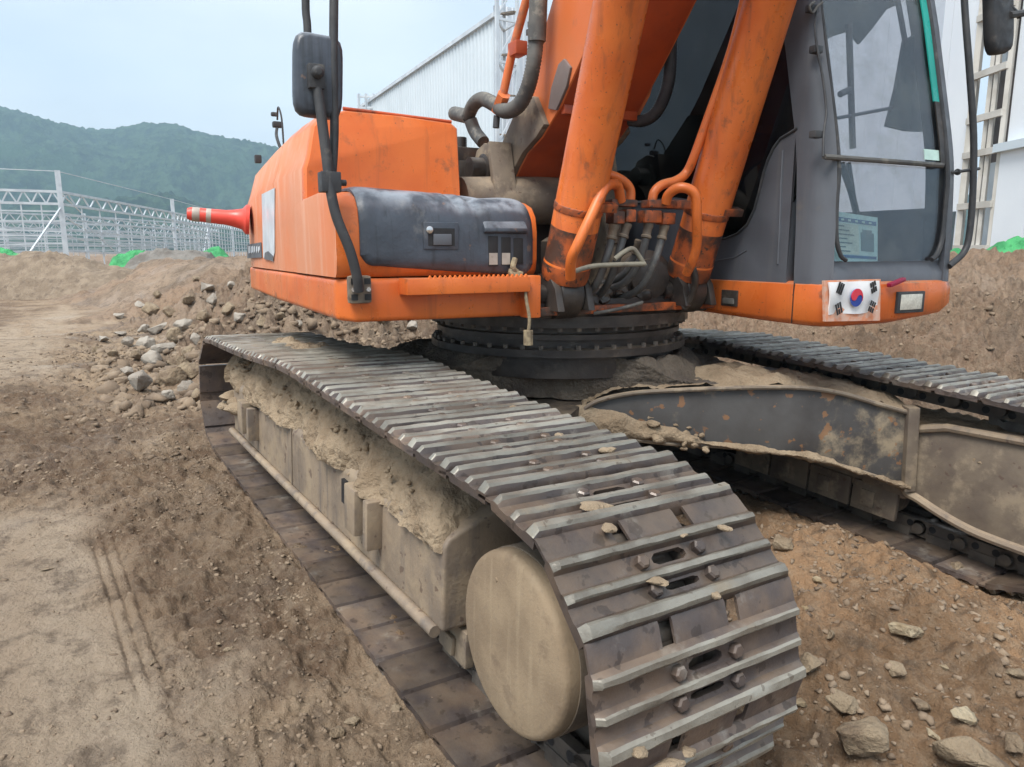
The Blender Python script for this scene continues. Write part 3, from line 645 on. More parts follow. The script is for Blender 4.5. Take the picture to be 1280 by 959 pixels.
def fbox(b, sy, x0, x1, y0, y1, z0, z1):
    a, c = sorted((sy*y0, sy*y1)); return b.box((x0, a, z0), (x1, c, z1))
def side_frame(sy, nm):
    b = MB()
    sec = [(1.40, .215), (1.40, .475), (1.385, .50), (1.24, .56), (1.00, .56), (1.00, .215)]
    x0, x1 = -1.42, 1.15
    vs = []
    for x, dz in ((x0, -.065), (x0+.9, -.045), (x0+1.7, -.02), (x1, 0)):
        vs += [(x, sy*y, z+dz) for y, z in sec]
    n = 6; fs = [tuple(range(n))] + [tuple(range(3*n, 4*n))[::-1]]
    for r in range(3): fs += [(r*n+i, r*n+(i+1) % n, (r+1)*n+(i+1) % n, (r+1)*n+i) for i in range(n)]
    b.add(vs, fs)
    fr = b.build('track_frame', m_framesteel, ex, MMAT, bevel=.012, seg=3); fr['label'] = nm
    # seam weld, ledge rail along the foot of the wall
    b = MB().tube([(x, sy*1.412, z) for x, z in ((-1.44, .140), (-.5, .165), (.3, .190), (1.13, .212))], .019, 10)
    b.build('ledge_rail', m_framesteel, fr)
    b = MB(); fbox(b, sy, -.30, -.292, 1.395, 1.4045, .19, .45); b.build('weld_seam', m_dirtysteel, fr)
    # steps on the outer wall
    for x in (.52, -1.06):
        zz = .31 if x > 0 else .25
        b = MB(); fbox(b, sy, x, x+.10, 1.398, 1.462, zz, zz+.165); b.build('step_bracket', m_framesteel, fr, bevel=.008)
        b = MB(); fbox(b, sy, x+.155, x+.195, 1.398, 1.455, zz-.015, zz+.155); b.build('step_bracket', m_framesteel, fr, bevel=.006)
    b = MB(); fbox(b, sy, .36, .40, 1.40, 1.412, .34, .43); fbox(b, sy, .385, .41, 1.40, 1.409, .29, .31); b.build('guide_hole', m_dark, fr)
    # roller guard skirt with openings below the wall
    for k in range(9):
        x = -1.32+k*.29
        b = MB(); fbox(b, sy, x, x+.17, 1.30, 1.33, .085-.02*(k < 4), .20-.04*(k < 4)); fbox(b, sy, x+.06, x+.11, 1.33, 1.345, .10-.02*(k < 4), .16-.03*(k < 4)); b.build('roller_guard', m_dirtysteel, fr, bevel=.006)
    for k in range(7):
        x = -1.20+k*.37; b = MB()
        for y0, y1 in ((1.08, 1.13), (1.26, 1.31)): b.lathe([(.05, 0), (.095, .006), (.095, .04), (.075, .05)], (x, sy*y0, .19-.012*(6-k)*.4), (0, sy, 0), 24)
        b.cyl((x, sy*1.02, .19), (x, sy*1.37, .19), .035, 14); b.build('bottom_roller', m_link, fr, bevel=0)
    for x in (-.62, .62):
        b = MB().lathe([(.03, 0), (.062, .004), (.062, .05), (.05, .055), (.05, .20), (.062, .205), (.062, .25), (.04, .26)], (x, sy*1.065, .615-.04*(x < 0)), (0, sy, 0), 22)
        fbox(b, sy, x-.04, x+.04, 1.03, 1.09, .50, .62); b.build('carrier_roller', m_dirtysteel, fr)
    # inner motor-mount plate reaching to the sprocket
    pts = [(.95, .245), (1.20, .235), (1.45, .175), (1.72, .16), (1.80, .30), (1.78, .56), (1.62, .645), (1.22, .60), (1.14, .57), (.95, .56)]
    MB().prism([(x, z) for x, z in pts], 1, *sorted((sy*.965, sy*1.05))).build('motor_mount', m_dirtysteel, fr, bevel=.012)
    # raised rim on its inner side
    rim = [(1.16, .56), (1.16, .30), (1.24, .252), (1.46, .196), (1.72, .185)]
    MB().tube([(x, sy*.958, z) for x, z in smoothpath([(a, 0, c) for a, c in rim], 6) for x, z in [(x, z)]] if False else [(p[0], sy*.960, p[2]) for p in smoothpath([(a, 0, c) for a, c in rim], 6)], .020, 8).build('rim_bead', m_framesteel, fr)
    MB().tube([(1.16, sy*.960, .56), (1.30, sy*.960, .605), (1.62, sy*.960, .625)], .018, 8).build('rim_bead', m_framesteel, fr)
    # idler at the far end
    il = MB().lathe([(.06, -.07), (.20, -.068), (.215, -.05), (.215, -.03), (.235, -.025), (.235, .025), (.215, .03), (.215, .05), (.20, .068), (.06, .07)], (IDL[0], sy*1.195, IDL[1]), (0, 1, 0), 40).build('idler', m_link, ex, MMAT)
    b = MB(); fbox(b, sy, -1.62, -1.3, 1.05, 1.10, .24, .40); fbox(b, sy, -1.62, -1.3, 1.29, 1.34, .24, .40); b.build('idler_yoke', m_greasy, il, bevel=.008).matrix_basis = Matrix()
    # sprocket with teeth and final drive cover
    pts = []
    NT = 21
    for k in range(NT*4):
        a = 2*pi*k/(NT*4); r_ = (.292, .335, .335, .292)[k % 4]; pts.append((SPR[0]+r_*cos(a), SPR[1]+r_*sin(a)))
    sp = MB().prism(pts, 1, sy*1.195-.028, sy*1.195+.028).build('sprocket', m_link, ex, MMAT, bevel=.004)
    R_ = .215
    prof = [(.19, 0), (.225, .0), (.23, .05), (R_, .07), (R_+.003, .20), (R_+.003, .238), (R_, .247), (R_-.006, .253), (R_-.016, .2565), (R_-.10, .2580), (.0, .259)]
    MB().lathe(prof[:-1]+[(.004, .259)], (SPR[0]-.008, sy*1.19, SPR[1]+.032), (0, sy, 0), 72).build('final_drive_cover', m_drum, sp, angle=50); MB().lathe([(R_-.01, .075), (R_+.0045, .075), (R_+.006, .215), (R_-.01, .2155)], (SPR[0]-.008, sy*1.19, SPR[1]+.032), (0, sy, 0), 72).build('drum_wall', m_drumwall, sp, angle=50)
    for k in range(1):
        a = 2.2; b = MB(); b.lathe([(.006, 0), (.006, .002), (.004, .004)], (SPR[0]+.03+.17*cos(a), sy*(1.19+.2555), SPR[1]+.03+.17*sin(a)), (0, sy, 0), 8); b.build('drain_plug', m_drum, sp)
    return fr
frame_near = side_frame(-1, 'near track frame of dusty steel with caked soil on its top')
frame_far = side_frame(1, 'far track frame of dusty steel')

# ---- X-shaped car body
def vplane_px(px, py, P0, n):
    d = MR.T@rayw(px, py); c = MR.T@CAM; t = ((P0-c)@n)/(d@n); return c+t*d
B0 = np.array([1.17, .945, 0]); A0 = np.array([.50, .02, 0]); dl = (B0-A0)/np.linalg.norm(B0-A0); nl = np.array([dl[1], -dl[0], 0])
up_ = [(672, 530), (700, 522), (728, 511), (748, 500), (790, 491), (850, 487), (930, 484), (1000, 484), (1050, 491), (1095, 504), (1141, 517)]
lo_ = [(1133, 610), (1090, 594), (1040, 579), (980, 566), (900, 557), (830, 553), (770, 545), (735, 537), (672, 538)]
pl = [vplane_px(x, y, B0, nl) for x, y in up_+lo_]
b = MB(); n = len(pl)
b.add([p for p in pl]+[p-nl*.50 for p in pl], [tuple(range(n)), tuple(range(n, 2*n))[::-1]]+[(i, n+i, n+(i+1) % n, (i+1) % n) for i in range(n)])
body_ = MB()
body_.k = 0
octo = [(.42*cos(a+pi/8)*1.25-.25, .42*sin(a+pi/8)*1.2) for a in np.arange(8)*pi/4]
body_.prism(octo, 2, .40, .735)
cb = body_.build('car_body', m_greasy, ex, MMAT, bevel=.02); cb['label'] = 'dark greasy centre frame under the slewing ring'
mleg = [mat('worn_blue_grey_frame_paint', (.085, .082, .080), (.055, .05, .048), 3.5, .6, dirt=((.33, .265, .18), .95, 3.2, .53), bump=(.2, 60, .004), chips=((.26, .13, .06), .8, 18, .62))]
lg = b.build('frame_leg', mleg, cb, bevel=.014)
# flange lips along the leg's upper and lower edge
tp = [vplane_px(x, y, B0, nl)+nl*.012 for x, y in up_]; MB().tube(smoothpath(tp, 4), .011, 8).build('leg_flange', m_dirtysteel, cb)
tp = [vplane_px(x, y, B0, nl)+nl*.012 for x, y in lo_[::-1]]; MB().tube(smoothpath(tp, 4), .011, 8).build('leg_flange', m_dirtysteel, cb)
p1 = vplane_px(1139, 508, B0, nl); p2 = vplane_px(1133, 612, B0, nl); MB().bar(p1+nl*.0, p2+nl*.0, .05, .07, tuple(nl)).build('leg_end_plate', m_dirtysteel, cb, bevel=.006)
# other legs, mirrored, simpler
for sx, sy in ((1, -1), (-1, 1), (-1, -1)):
    b = MB(); P = [np.array([.35*sx-.2*(sx < 0), .1*sy, 0]), np.array([1.0*sx, 1.03*sy, 0])] if sx < 0 else [np.array([.0, -.25, 0]), np.array([.55, -1.03, 0])]; d_ = (P[1]-P[0])/np.linalg.norm(P[1]-P[0]); q_ = np.array([-d_[1], d_[0], 0])*.24
    vs = []
    for p, z0, z1 in ((P[0], .38, .60), ((P[0]+P[1])/2, .36, .57), (P[1], .28, .50)):
        vs += [p-q_+[0, 0, z0], p+q_+[0, 0, z0], p+q_+[0, 0, z1], p-q_+[0, 0, z1]]
    fs = [(0, 1, 2, 3), (11, 10, 9, 8)]+[(r*4+i, r*4+(i+1) % 4, (r+1)*4+(i+1) % 4, (r+1)*4+i) for r in (0, 1) for i in range(4)]
    b.add(vs, fs).build('frame_leg', m_greasy, cb, bevel=.012)
# inner guard of the far track's rollers (seen under the leg)
for k in range(4):
    x = .18+k*.24
    bb = MB().box((x, .985, .10), (x+.225, 1.01, .245)).box((x+.05, .975, .13), (x+.12, .985, .21))
    bb.build('chain_guard', m_dirtysteel, frame_far, bevel=.006)

# ---- slewing ring
b = MB().lathe([(.50, .70), (.60, .70), (.60, .80), (.655, .802), (.655, .835), (.60, .84), (.60, .875), (.625, .877), (.625, .90), (.60, .905), (.60, .93), (.665, .935), (.665, .985), (.50, 1.0)], (0, 0, 0), (0, 0, 1), 96)
sr = b.build('slewing_ring', m_greasy, ex, UMAT)
b = MB()
for k in range(48):
    a = 2*pi*k/48
    for r_, z_ in ((.633, .836), (.643, .918)): b.lathe([(.012, 0), (.012, .018)], (r_*cos(a), r_*sin(a), z_), (0, 0, 1), 6)
tag(b.build('ring_bolts', m_link, sr), kind='stuff')

# ---- caked soil (moves with the machine)
def soil_sheet(name, fn, nu, nv, amp, sc, seed, parent, frame=None, m=None, thick=None):
    u, v = np.meshgrid(np.linspace(0, 1, nu), np.linspace(0, 1, nv), indexing='ij')
    P = fn(u, v)                                   # (nu,nv,3)
    du = np.gradient(P, axis=0); dv = np.gradient(P, axis=1); N = np.cross(du, dv); N /= (np.linalg.norm(N, axis=2, keepdims=True)+1e-9)
    x, y, z = P[..., 0], P[..., 1], P[..., 2]
    d = amp*fbm3(x*sc, y*sc, z*sc, seed, 4) + amp*.24*np.abs(fbm3(x*sc*4, y*sc*4, z*sc*4, seed+9, 3)) + amp*.12*fbm3(x*sc*14, y*sc*14, z*sc*14, seed+19, 2)
    edge = np.clip(np.minimum(np.minimum(u, 1-u)*nu/5, 1), 0, 1)
    P = P + N*(d*edge)[..., None]
    a, b_ = nu, nv
    ii, jj = np.meshgrid(np.arange(a-1), np.arange(b_-1), indexing='ij')
    Q = np.stack([ii*b_+jj, (ii+1)*b_+jj, (ii+1)*b_+jj+1, ii*b_+jj+1], -1).reshape(-1, 4)
    o = link(name, fast_mesh(name, P.reshape(-1, 3), Q, m or m_sand), parent, frame); o['kind'] = 'stuff'; return o
def prof_interp(prof, v):
    pv = np.linspace(0, 1, len(prof)); return np.interp(v, pv, [p[0] for p in prof]), np.interp(v, pv, [p[1] for p in prof])
def near_soil(u, v):
    x = -1.62 + u*2.76
    yy, zz = prof_interp([(-1.402, .455), (-1.400, .485), (-1.388, .540), (-1.345, .605), (-1.285, .670), (-1.20, .700), (-1.06, .66), (-1.0, .54)], v)
    bulk = .5+.5*np.sin(x*5.2+.6)*.5 + .45*vn2(x*2.3, x*0, 301)
    hgt = np.clip(.82+.42*bulk, .6, 1.2)
    far = sstep(-1.05, -1.45, x)
    taper = 1-sstep(.98, 1.14, x)
    z = .455 + (zz-.455)*hgt*(.25+.75*taper) - .05*sstep(.2, -1.5, x) - far*.02
    y = yy - far*.02*np.sin(v*pi)
    return np.stack([x, y, z], -1)
soil_sheet('caked_soil', near_soil, 620, 90, .040, 5.0, 305, frame_near)
def lumps(b, P0, P1, n, r0, r1, seed, jit):
    rg = random.Random(seed)
    for k in range(n):
        t_ = rg.random(); c = np.asarray(P0)*(1-t_)+np.asarray(P1)*t_+np.array([rg.uniform(-j, j) for j in jit]); r_ = rg.uniform(r0, r1)
        clod(b, c, r_, rg)
ICO = None
def clod(b, c, r, rg, sq=(1, 1, .75)):
    global ICO
    if ICO is None:
        bm_ = bmesh.new(); bmesh.ops.create_icosphere(bm_, subdivisions=2, radius=1); ICO = ([tuple(v.co) for v in bm_.verts], [tuple(v.index for v in f.verts) for f in bm_.faces]); bm_.free()
    s = rg.randint(0, 9999); vs = np.array(ICO[0]); d = 1+.38*fbm3(vs[:, 0]*1.4+s, vs[:, 1]*1.4, vs[:, 2]*1.4, s % 97, 3)
    vs = vs*d[:, None]*r*np.array(sq)*np.array([rg.uniform(.7, 1.25) for _ in range(3)])
    a = rg.uniform(0, 6.3); R = np.array([[cos(a), -sin(a), 0], [sin(a), cos(a), 0], [0, 0, 1]])
    b.add(vs@R.T+np.asarray(c), ICO[1])
b = MB(); lumps(b, (-1.62, -1.39, .30), (-1.2, -1.41, .33), 9, .035, .075, 7, (.03, .012, .05)); lumps(b, (-1.6, -1.36, .50), (-.2, -1.33, .56), 8, .02, .045, 8, (.05, .03, .03))
lumps(b, (-1.5, -1.36, .53), (.95, -1.36, .57), 110, .005, .017, 9, (.05, .035, .04))
tag(b.build('soil_clods', m_sand, frame_near, angle=60), kind='stuff')
# soil on the X-frame: heap beside the near track, along the leg's foot and top, on the far frame
def leg_soil(u, v):
    P = np.zeros(u.shape+(3,)); a = np.array([vplane_px(x, y, B0, nl) for x, y in lo_[::-1]]); k = np.linspace(0, 1, len(a))
    c = np.stack([np.interp(u, k, a[:, i]) for i in range(3)], -1)
    hh = (.010+.10*np.clip(np.sin(u*pi*1.0+.9), 0, 1)*(1-sstep(.2, .6, u))+.012*np.abs(np.sin(u*11)+.6*np.sin(u*29)))
    off = .03*np.sin(v*pi)+.012; z = hh*(v*1.15-.15)
    return c + nl*off[..., None] + np.stack([z*0, z*0, z], -1)
soil_sheet('caked_soil', leg_soil, 160, 20, .014, 14, 320, cb)
def top_soil(u, v):
    a = np.array([vplane_px(x, y, B0, nl) for x, y in up_]); k = np.linspace(0, 1, len(a)); c = np.stack([np.interp(u, k, a[:, i]) for i in range(3)], -1)
    z = .035*np.sin(v*pi)+.004
    return c - nl*(v*.46)[..., None] + np.stack([z*0, z*0, z], -1)
soil_sheet('caked_soil', top_soil, 160, 40, .028, 8, 331, cb)
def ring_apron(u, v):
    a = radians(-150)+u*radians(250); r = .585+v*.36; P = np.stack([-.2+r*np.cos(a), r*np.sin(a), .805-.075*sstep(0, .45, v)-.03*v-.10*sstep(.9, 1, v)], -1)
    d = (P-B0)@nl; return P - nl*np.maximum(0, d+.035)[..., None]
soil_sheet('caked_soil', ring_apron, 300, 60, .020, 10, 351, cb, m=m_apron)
def far_top(u, v):
    x = .35+u*1.45; yy, zz = prof_interp([(.985, .50), (1.0, .575), (1.08, .62), (1.2, .63), (1.35, .60)], v); return np.stack([x, yy, zz-.02*u], -1)
soil_sheet('caked_soil', far_top, 140, 26, .022, 9, 341, frame_far)
b = MB(); lumps(b, (.15, -.83, .62), (.62, -.80, .56), 45, .010, .034, 21, (.06, .05, .03)); lumps(b, (.42, -.02, .50), (.62, .15, .46), 40, .008, .026, 23, (.06, .06, .05))
lumps(b, (.2, .6, .70), (.75, .85, .68), 30, .008, .024, 24, (.08, .06, .015))
tag(b.build('soil_clods', m_sand, cb, angle=60), kind='stuff')
# dabs of dried soil on the wrapped shoes
b = MB(); rg = random.Random(5)
for px, py in ((742, 632), (852, 668), (905, 660), (820, 725), (895, 745), (762, 660), (838, 955), (860, 940), (800, 940), (700, 545), (590, 500), (640, 508), (760, 563)):
    ang_ = None; best = None
    for xx in np.linspace(.2, 1.98, 90):               # point on the outer track envelope hit by that pixel
        zz = .785 if xx < SPR[0] else SPR[1]+math.sqrt(max(0, .398**2-(xx-SPR[0])**2))
        q = Mc(px, py, 0, xx)
        if best is None or abs(q[2]-zz) < best[0]: best = (abs(q[2]-zz), q)
    clod(b, best[1], rg.uniform(.010, .017), rg, (1.2, 1.8, .5))
tag(b.build('soil_dabs', m_sand, ex, MMAT, angle=60), kind='stuff')

# ================================================================== EXCAVATOR: UPPER BODY  (f forward, l left, z up)
def part(name, b, m, par=None, **kw): return b.build(name, m, par or ex, None if par else UMAT, **kw)
# ---- main deck
b = MB().box((-1.5, -1.22, 1.0), (.56, 1.2, 1.03)).box((-1.1, -.50, .985), (.62, .46, 1.06)).box((-1.0, -.56, 1.03), (-.28, .44, 1.72))
dk = part('deck', b, m_greasy, bevel=.006)
part('front_beam', MB().box((.56, -.52, 1.0), (.66, .47, 1.035)), m_oilorange, dk, bevel=.004)
part('bulkhead', MB().box((-.30, -.57, 1.03), (-.22, .48, 1.50)), m_greasy, dk, bevel=.01)
MB().tube(smoothpath([(-.10, -.5, 1.50), (-.08, 0, 1.52), (-.12, .45, 1.50)], 6), .12, 20).build('cross_tube', m_dirtysteel, dk)
# ---- skirt under the storage box and hood
sk = MB(); z0, z1 = 1.022, 1.165
ol = [(.605, -.50), (.605, -1.245), (.55, -1.30), (-.6, -1.305), (-1.55, -1.29), (-1.78, -1.15), (-1.86, -.7), (-1.86, -.45), (.40, -.45)]
n = len(ol); zb = [.998, 1.000, 1.012, 1.018, 1.03, 1.06, 1.07, 1.05, 1.0]
sk.add([(f, l, z) for (f, l), z in zip(ol, zb)]+[(f, l, z1) for f, l in ol], [tuple(range(n)), tuple(range(n, 2*n))[::-1]]+[(i, (i+1) % n, n+(i+1) % n, n+i) for i in range(n)])
skirt = part('side_skirt', sk, m_orange, bevel=.022, seg=4)
part('skirt_end', MB().box((.60, -.545, .995), (.672, -.485, 1.168)), m_orange, skirt, bevel=.006)
# ---- serrated step plate
b = MB().box((.605, -1.07, 1.105), (.70, -.55, 1.165)).box((.605, -1.07, 1.100), (.612, -.55, 1.105))
st = part('step_plate', b, m_orange, bevel=.004)
for k in range(21):
    l = -.985+k*.0205; part('tooth', MB().prism([(l, 1.163), (l+.016, 1.163), (l+.008, 1.176)], 0, .685, .699), m_orange, st)
# ---- mirror bracket plate
b = MB().box((.60, -1.272, 1.075), (.632, -1.182, 1.178))
br = part('mirror_bracket', b, m_dirtysteel, bevel=.014)
for l in (-1.262, -1.212):
    for z in (1.088, 1.146): part('pocket', MB().box((.6325, l, z), (.634, l+.024, z+.022)), m_dark, br)
for l in (-1.254, -1.198): part('bolt', MB().lathe([(.009, 0), (.009, .008)], (.632, l, 1.127), (1, 0, 0), 6), m_chrome, br)
# ---- storage box: rounded profile in (f, z)
prof = [(-.12, 1.17), (-.12, 1.46), (-.05, 1.478), (.36, 1.492), (.50, 1.484), (.555, 1.462), (.588, 1.42), (.600, 1.36), (.600, 1.24), (.592, 1.19), (.575, 1.17)]
def prof_at(k): return prof
b = MB()
Ls = [(-1.302, .05), (-1.300, .02), (-1.27, .006), (-1.22, 0), (-.9, 0), (-.53, 0), (-.485, .004), (-.462, .02), (-.455, .05)]
rows = []
for l, ins in Ls:
    c = (.25, 1.32); rows.append([(c[0]+(f-c[0])*(1-ins*1.1) if f > 0 else f+ins*.5, l, 1.17 if z <= 1.17 else 1.17+(z-1.17)*(1-ins*.9)*(1-.12*sstep(-1.2, -.9, l)*(1-.55*sstep(-.56, -.50, l)))) for f, z in prof])
n = len(prof); vs = [p for r in rows for p in r]; fs = [(i*n+j, i*n+(j+1) % n, (i+1)*n+(j+1) % n, (i+1)*n+j) for i in range(len(rows)-1) for j in range(n)]+[tuple(range(n)), tuple(range((len(rows)-1)*n, len(rows)*n))[::-1]]
b.add(vs, fs); b.m = [0]*len(b.m); nb = len(fs); b.m[-2] = 1; 
for i in range(n): b.m[i] = 1
sb = part('storage_box', b, [m_orange, m_faded], angle=42); sb['label'] = 'low orange storage box with a scuffed black cover'
# black moulded cover
cov = [(.16, 1.500), (.36, 1.512), (.485, 1.506), (.555, 1.482), (.597, 1.435), (.616, 1.375), (.620, 1.30), (.620, 1.245), (.612, 1.222)]
rows = []; NL = 70
cs = smoothpath([(f, 0, z) for f, z in cov], 5)
for i in range(NL+1):
    t_ = i/NL; l = -1.215+t_*(.725); row = []
    end = min(1, min(t_, 1-t_)*18+.0); drop = -.028*t_
    for j, p in enumerate(cs):
        s_ = j/(len(cs)-1)
        bl = -.030*t_*s_ if s_ > .5 else 0
        f = p[0]-.012*(1-end)**2; z = p[2]+drop*(1-s_)*1.0 - .05*t_*(s_**2) - .010*(1-end)**2*(1-s_)
        if s_ > .85: z += .03*(1-min(1, min(t_, 1-t_)*14))**2          # rounded lower corners
        dent = .016*math.exp(-((t_-.60)/.10)**2-((s_-.34)/.12)**2)*(1+.6*sin(t_*60)) + .012*math.exp(-((t_-.78)/.12)**2-((s_-.22)/.1)**2) - .008*math.exp(-((t_-.85)/.10)**2-((s_-.5)/.06)**2)
        dent += .0025*float(vn2(np.array(t_*9.), np.array(s_*7.), 77))
        row.append((f-dent*.8, l, z-dent*.8))
    rows.append(row)
b = MB().solid_grid(rows, (-.012, 0, -.008))
cv = part('box_cover', b, m_black, sb, angle=50); cv['label'] = 'scuffed black moulded cover with a latch and louvre'
b = MB().box((.6145, -.972, 1.272), (.6245, -.828, 1.374)); lat_ = part('latch_plate', b, m_black, sb, bevel=.003)
b = MB(); b.k = 0
b.box((.6246, -.955, 1.285), (.6252, -.845, 1.352))
part('latch_recess', b, m_dark, sb); part('latch_handle', MB().box((.625, -.935, 1.288), (.631, -.86, 1.330)), m_cabgrey, sb, bevel=.003)
part('key_lock', MB().lathe([(.014, 0), (.014, .006), (.010, .008)], (.6252, -.95, 1.345), (1, 0, 0), 16), m_chrome, sb)
for k in range(3):
    l = -.700+k*.057; part('louvre_slot', MB().box((.610, l, 1.205+.004*k), (.6225, l+.045, 1.325-.004*k)), m_dark, sb, bevel=.004)
    if k < 2: part('louvre_plate', MB().box((.6225, l+.004, 1.212), (.6235, l+.041, 1.258)), m_reflect, sb)
part('louvre_hood', MB().prism([(.600, 1.330), (.634, 1.338), (.636, 1.352), (.600, 1.395)], 1, -.72, -.525), m_black, sb, bevel=.008)
# rope knot hanging from the louvre
rp_ = smoothpath([(.632, -.585, 1.235), (.645, -.600, 1.20), (.640, -.575, 1.175), (.650, -.59, 1.165), (.640, -.61, 1.185), (.646, -.56, 1.172)], 6)
part('rope_knot', MB().tube(rp_, .012, 8), m_rope, sb)
part('rope', MB().tube(smoothpath([(.68, -.56, 1.14), (.69, -.565, 1.08), (.70, -.555, 1.0), (.70, -.56, .93)], 5), .007, 8).tube([(.70, -.56, .95), (.70, -.56, .89)], .020, 8), m_rope)
# ---- hood / tank behind the box
def hood_sec(f):
    k = sstep(-.2, -1.7, f)*.06
    return [(-1.30, 1.17), (-1.302, 1.40), (-1.300, 1.60-k), (-1.283, 1.645-k), (-1.245, 1.78-k*1.2), (-1.20, 1.832-k*1.2), (-1.10, 1.858-k*1.2), (-.85, 1.856), (-.60, 1.842), (-.575, 1.82), (-.57, 1.17)]
fr_ = [(.085, 0, 0), (.098, .004, 0), (.10, .01, 0)]
b = MB(); rows = []
for f in (-.55, -.3, .0, .07, .098, .112):
    sec = hood_sec(f); ins = {.098: .006, .112: .024}.get(f, 0); row = []
    for l, z in sec:
        lean = .055*max(0, (z-1.64)/.2) if f > -.1 else 0; bulge = .02*math.exp(-((z-1.61)/.05)**2) if f > -.1 else 0
        cl, cz = -.93, 1.52
        row.append((f-lean+bulge, cl+(l-cl)*(1-ins*1.3), cz+(z-cz)*(1-ins)))
    rows.append(row)
n = 11
fs = [(i*n+j, i*n+(j+1) % n, (i+1)*n+(j+1) % n, (i+1)*n+j) for i in range(len(rows)-1) for j in range(n)]+[tuple(range(n))]
# front face as strips so it can lean and bulge
last = rows[-1]; o_ = (len(rows)-1)*n
fs += [(o_+0, o_+1, o_+9, o_+10), (o_+1, o_+2, o_+9), (o_+2, o_+3, o_+9), (o_+3, o_+4, o_+9), (o_+4, o_+5, o_+8, o_+9), (o_+5, o_+6, o_+7, o_+8)]
b.add([p for r in rows for p in r], fs)
for i in range(len(rows)-1):
    for j in (0, 1, 2, 3):
        if rows[i][0][0] < .05: b.m[i*n+j] = 1
hd = part('engine_hood', b, [m_orange, m_faded], angle=44); hd['label'] = 'tall orange hood behind the storage box'
part('hood_trim', MB().tube([(.03, -1.10, 1.866), (.035, -.60, 1.848)], .008, 8), m_boomdark, hd)
# raised pressing line across the hood front
0 and part('pressed_line', MB().tube([(.112, -1.24, 1.655), (.108, -.9, 1.645), (.105, -.59, 1.628)], .010, 8), m_orange, hd)
# ---- counterweight (right rear)
b = MB(); rows = []
for f, ls, zs in ((-.555, 1.0, 0), (-1.0, 1.0, 0), (-1.45, .995, -.005), (-1.62, .97, -.03), (-1.76, .90, -.07), (-1.84, .78, -.14), (-1.87, .55, -.2)):
    rows.append([(f, l*ls if l < -.6 else l, z+(zs if z > 1.3 else 0)) for l, z in hood_sec(f)])
fs = [(i*n+j, i*n+(j+1) % n, (i+1)*n+(j+1) % n, (i+1)*n+j) for i in range(len(rows)-1) for j in range(n)]+[tuple(range(n)), tuple(range((len(rows)-1)*n, len(rows)*n))[::-1]]
b.add([p for r in rows for p in r], fs); cw = part('counterweight', b, m_faded, angle=44); cw['label'] = 'sun-faded orange counterweight with stickers'
b = MB()
for sgn in (1,): 
    rows = [[(f, -l, z) for f, l, z in r] for r in rows]; b.add([p for r in rows for p in r], fs)
part('counterweight', b, m_faded, angle=44)
part('counterweight_core', MB().box((-1.85, -.60, 1.05), (-1.0, .60, 1.80)), m_faded, cw, bevel=.03)
def side_quad(name, pts, m, par, l=-1.3055, th=.003):
    P = [U(x, y, 1, l) for x, y in pts]; nq = len(P); return part(name, MB().add([(p[0], l, p[2]) for p in P]+[(p[0], l+th, p[2]) for p in P], [tuple(range(nq)), tuple(range(nq, 2*nq))[::-1]]+[(i, (i+1) % nq, nq+(i+1) % nq, nq+i) for i in range(nq)]), m, par)
side_quad('sticker', [(327, 243), (343, 235), (343, 315), (341, 327), (329, 322)], m_label, cw)
side_quad('name_plate', [(309, 306), (326, 303), (327, 322), (309, 323)], m_cabgrey, cw, -1.306)
for k, (x0, x1) in enumerate(((310.5, 313), (314, 316), (317, 318.5), (320, 321.5), (322.5, 324.5))):
    side_quad('plate_print', [(x0, 308+k*.2), (x1, 307.5), (x1, 316-k), (x0, 317)], m_label, cw, -1.3085, .002)
side_quad('warning_print', [(331, 316), (335, 314), (341, 320), (341, 326), (330, 324)], m_cabgrey, cw, -1.3085, .002)
# red traffic post bolted to the flank
p0 = U(312, 275, 1, -1.31); L = p0 + np.array([-.02, -.50, .02]); 
tip = U(234, 267, 0, p0[0]-.05); dv = tip-p0; dv /= np.linalg.norm(dv); Lp = np.linalg.norm(tip-p0)
b = MB().lathe([(.085, 0), (.085, .02), (.06, .04), (.048, .09), (.042, .13), (.038, Lp-.02), (.030, Lp)], p0, tuple(dv), 28)
po = part('warning_post', b, m_red); po['label'] = 'red flexible traffic post sticking out from the flank'
for a, c in ((.62, .70), (.80, .92)): part('reflective_band', MB().lathe([(.0405, Lp*a), (.041, Lp*a+.003), (.0405, Lp*c-.003), (.040, Lp*c)], p0, tuple(dv), 28), m_reflect, po)
# rear work lamps on the hood top
for px, py, s_ in ((343, 143, .018), (347, 156, .026)):
    c = U(px, py, 1, -1.02); part('rear_lamp', MB().box((c[0]-s_, c[1]-s_*1.2, c[2]-s_*.7), (c[0]+s_, c[1]+s_*1.2, c[2]+s_*.7)), m_rubber, bevel=.008)
c = U(347, 156, 1, -1.02); part('lamp_stay', MB().tube(smoothpath([c, c+np.array([.05, -.02, -.08]), c+np.array([.12, 0, -.20])], 5), .010, 8).tube(smoothpath([c+np.array([0, 0, .03]), c+np.array([.05, 0, .10]), c+np.array([.14, 0, .02]), c+np.array([.16, 0, -.15])], 5), .006, 6), m_rubber)
c = U(322, 192, 1, -1.15); part('rear_lamp', MB().box((c[0]-.025, c[1]-.02, c[2]-.06), (c[0]+.025, c[1]+.02, c[2]-.01)), m_rubber, bevel=.006)
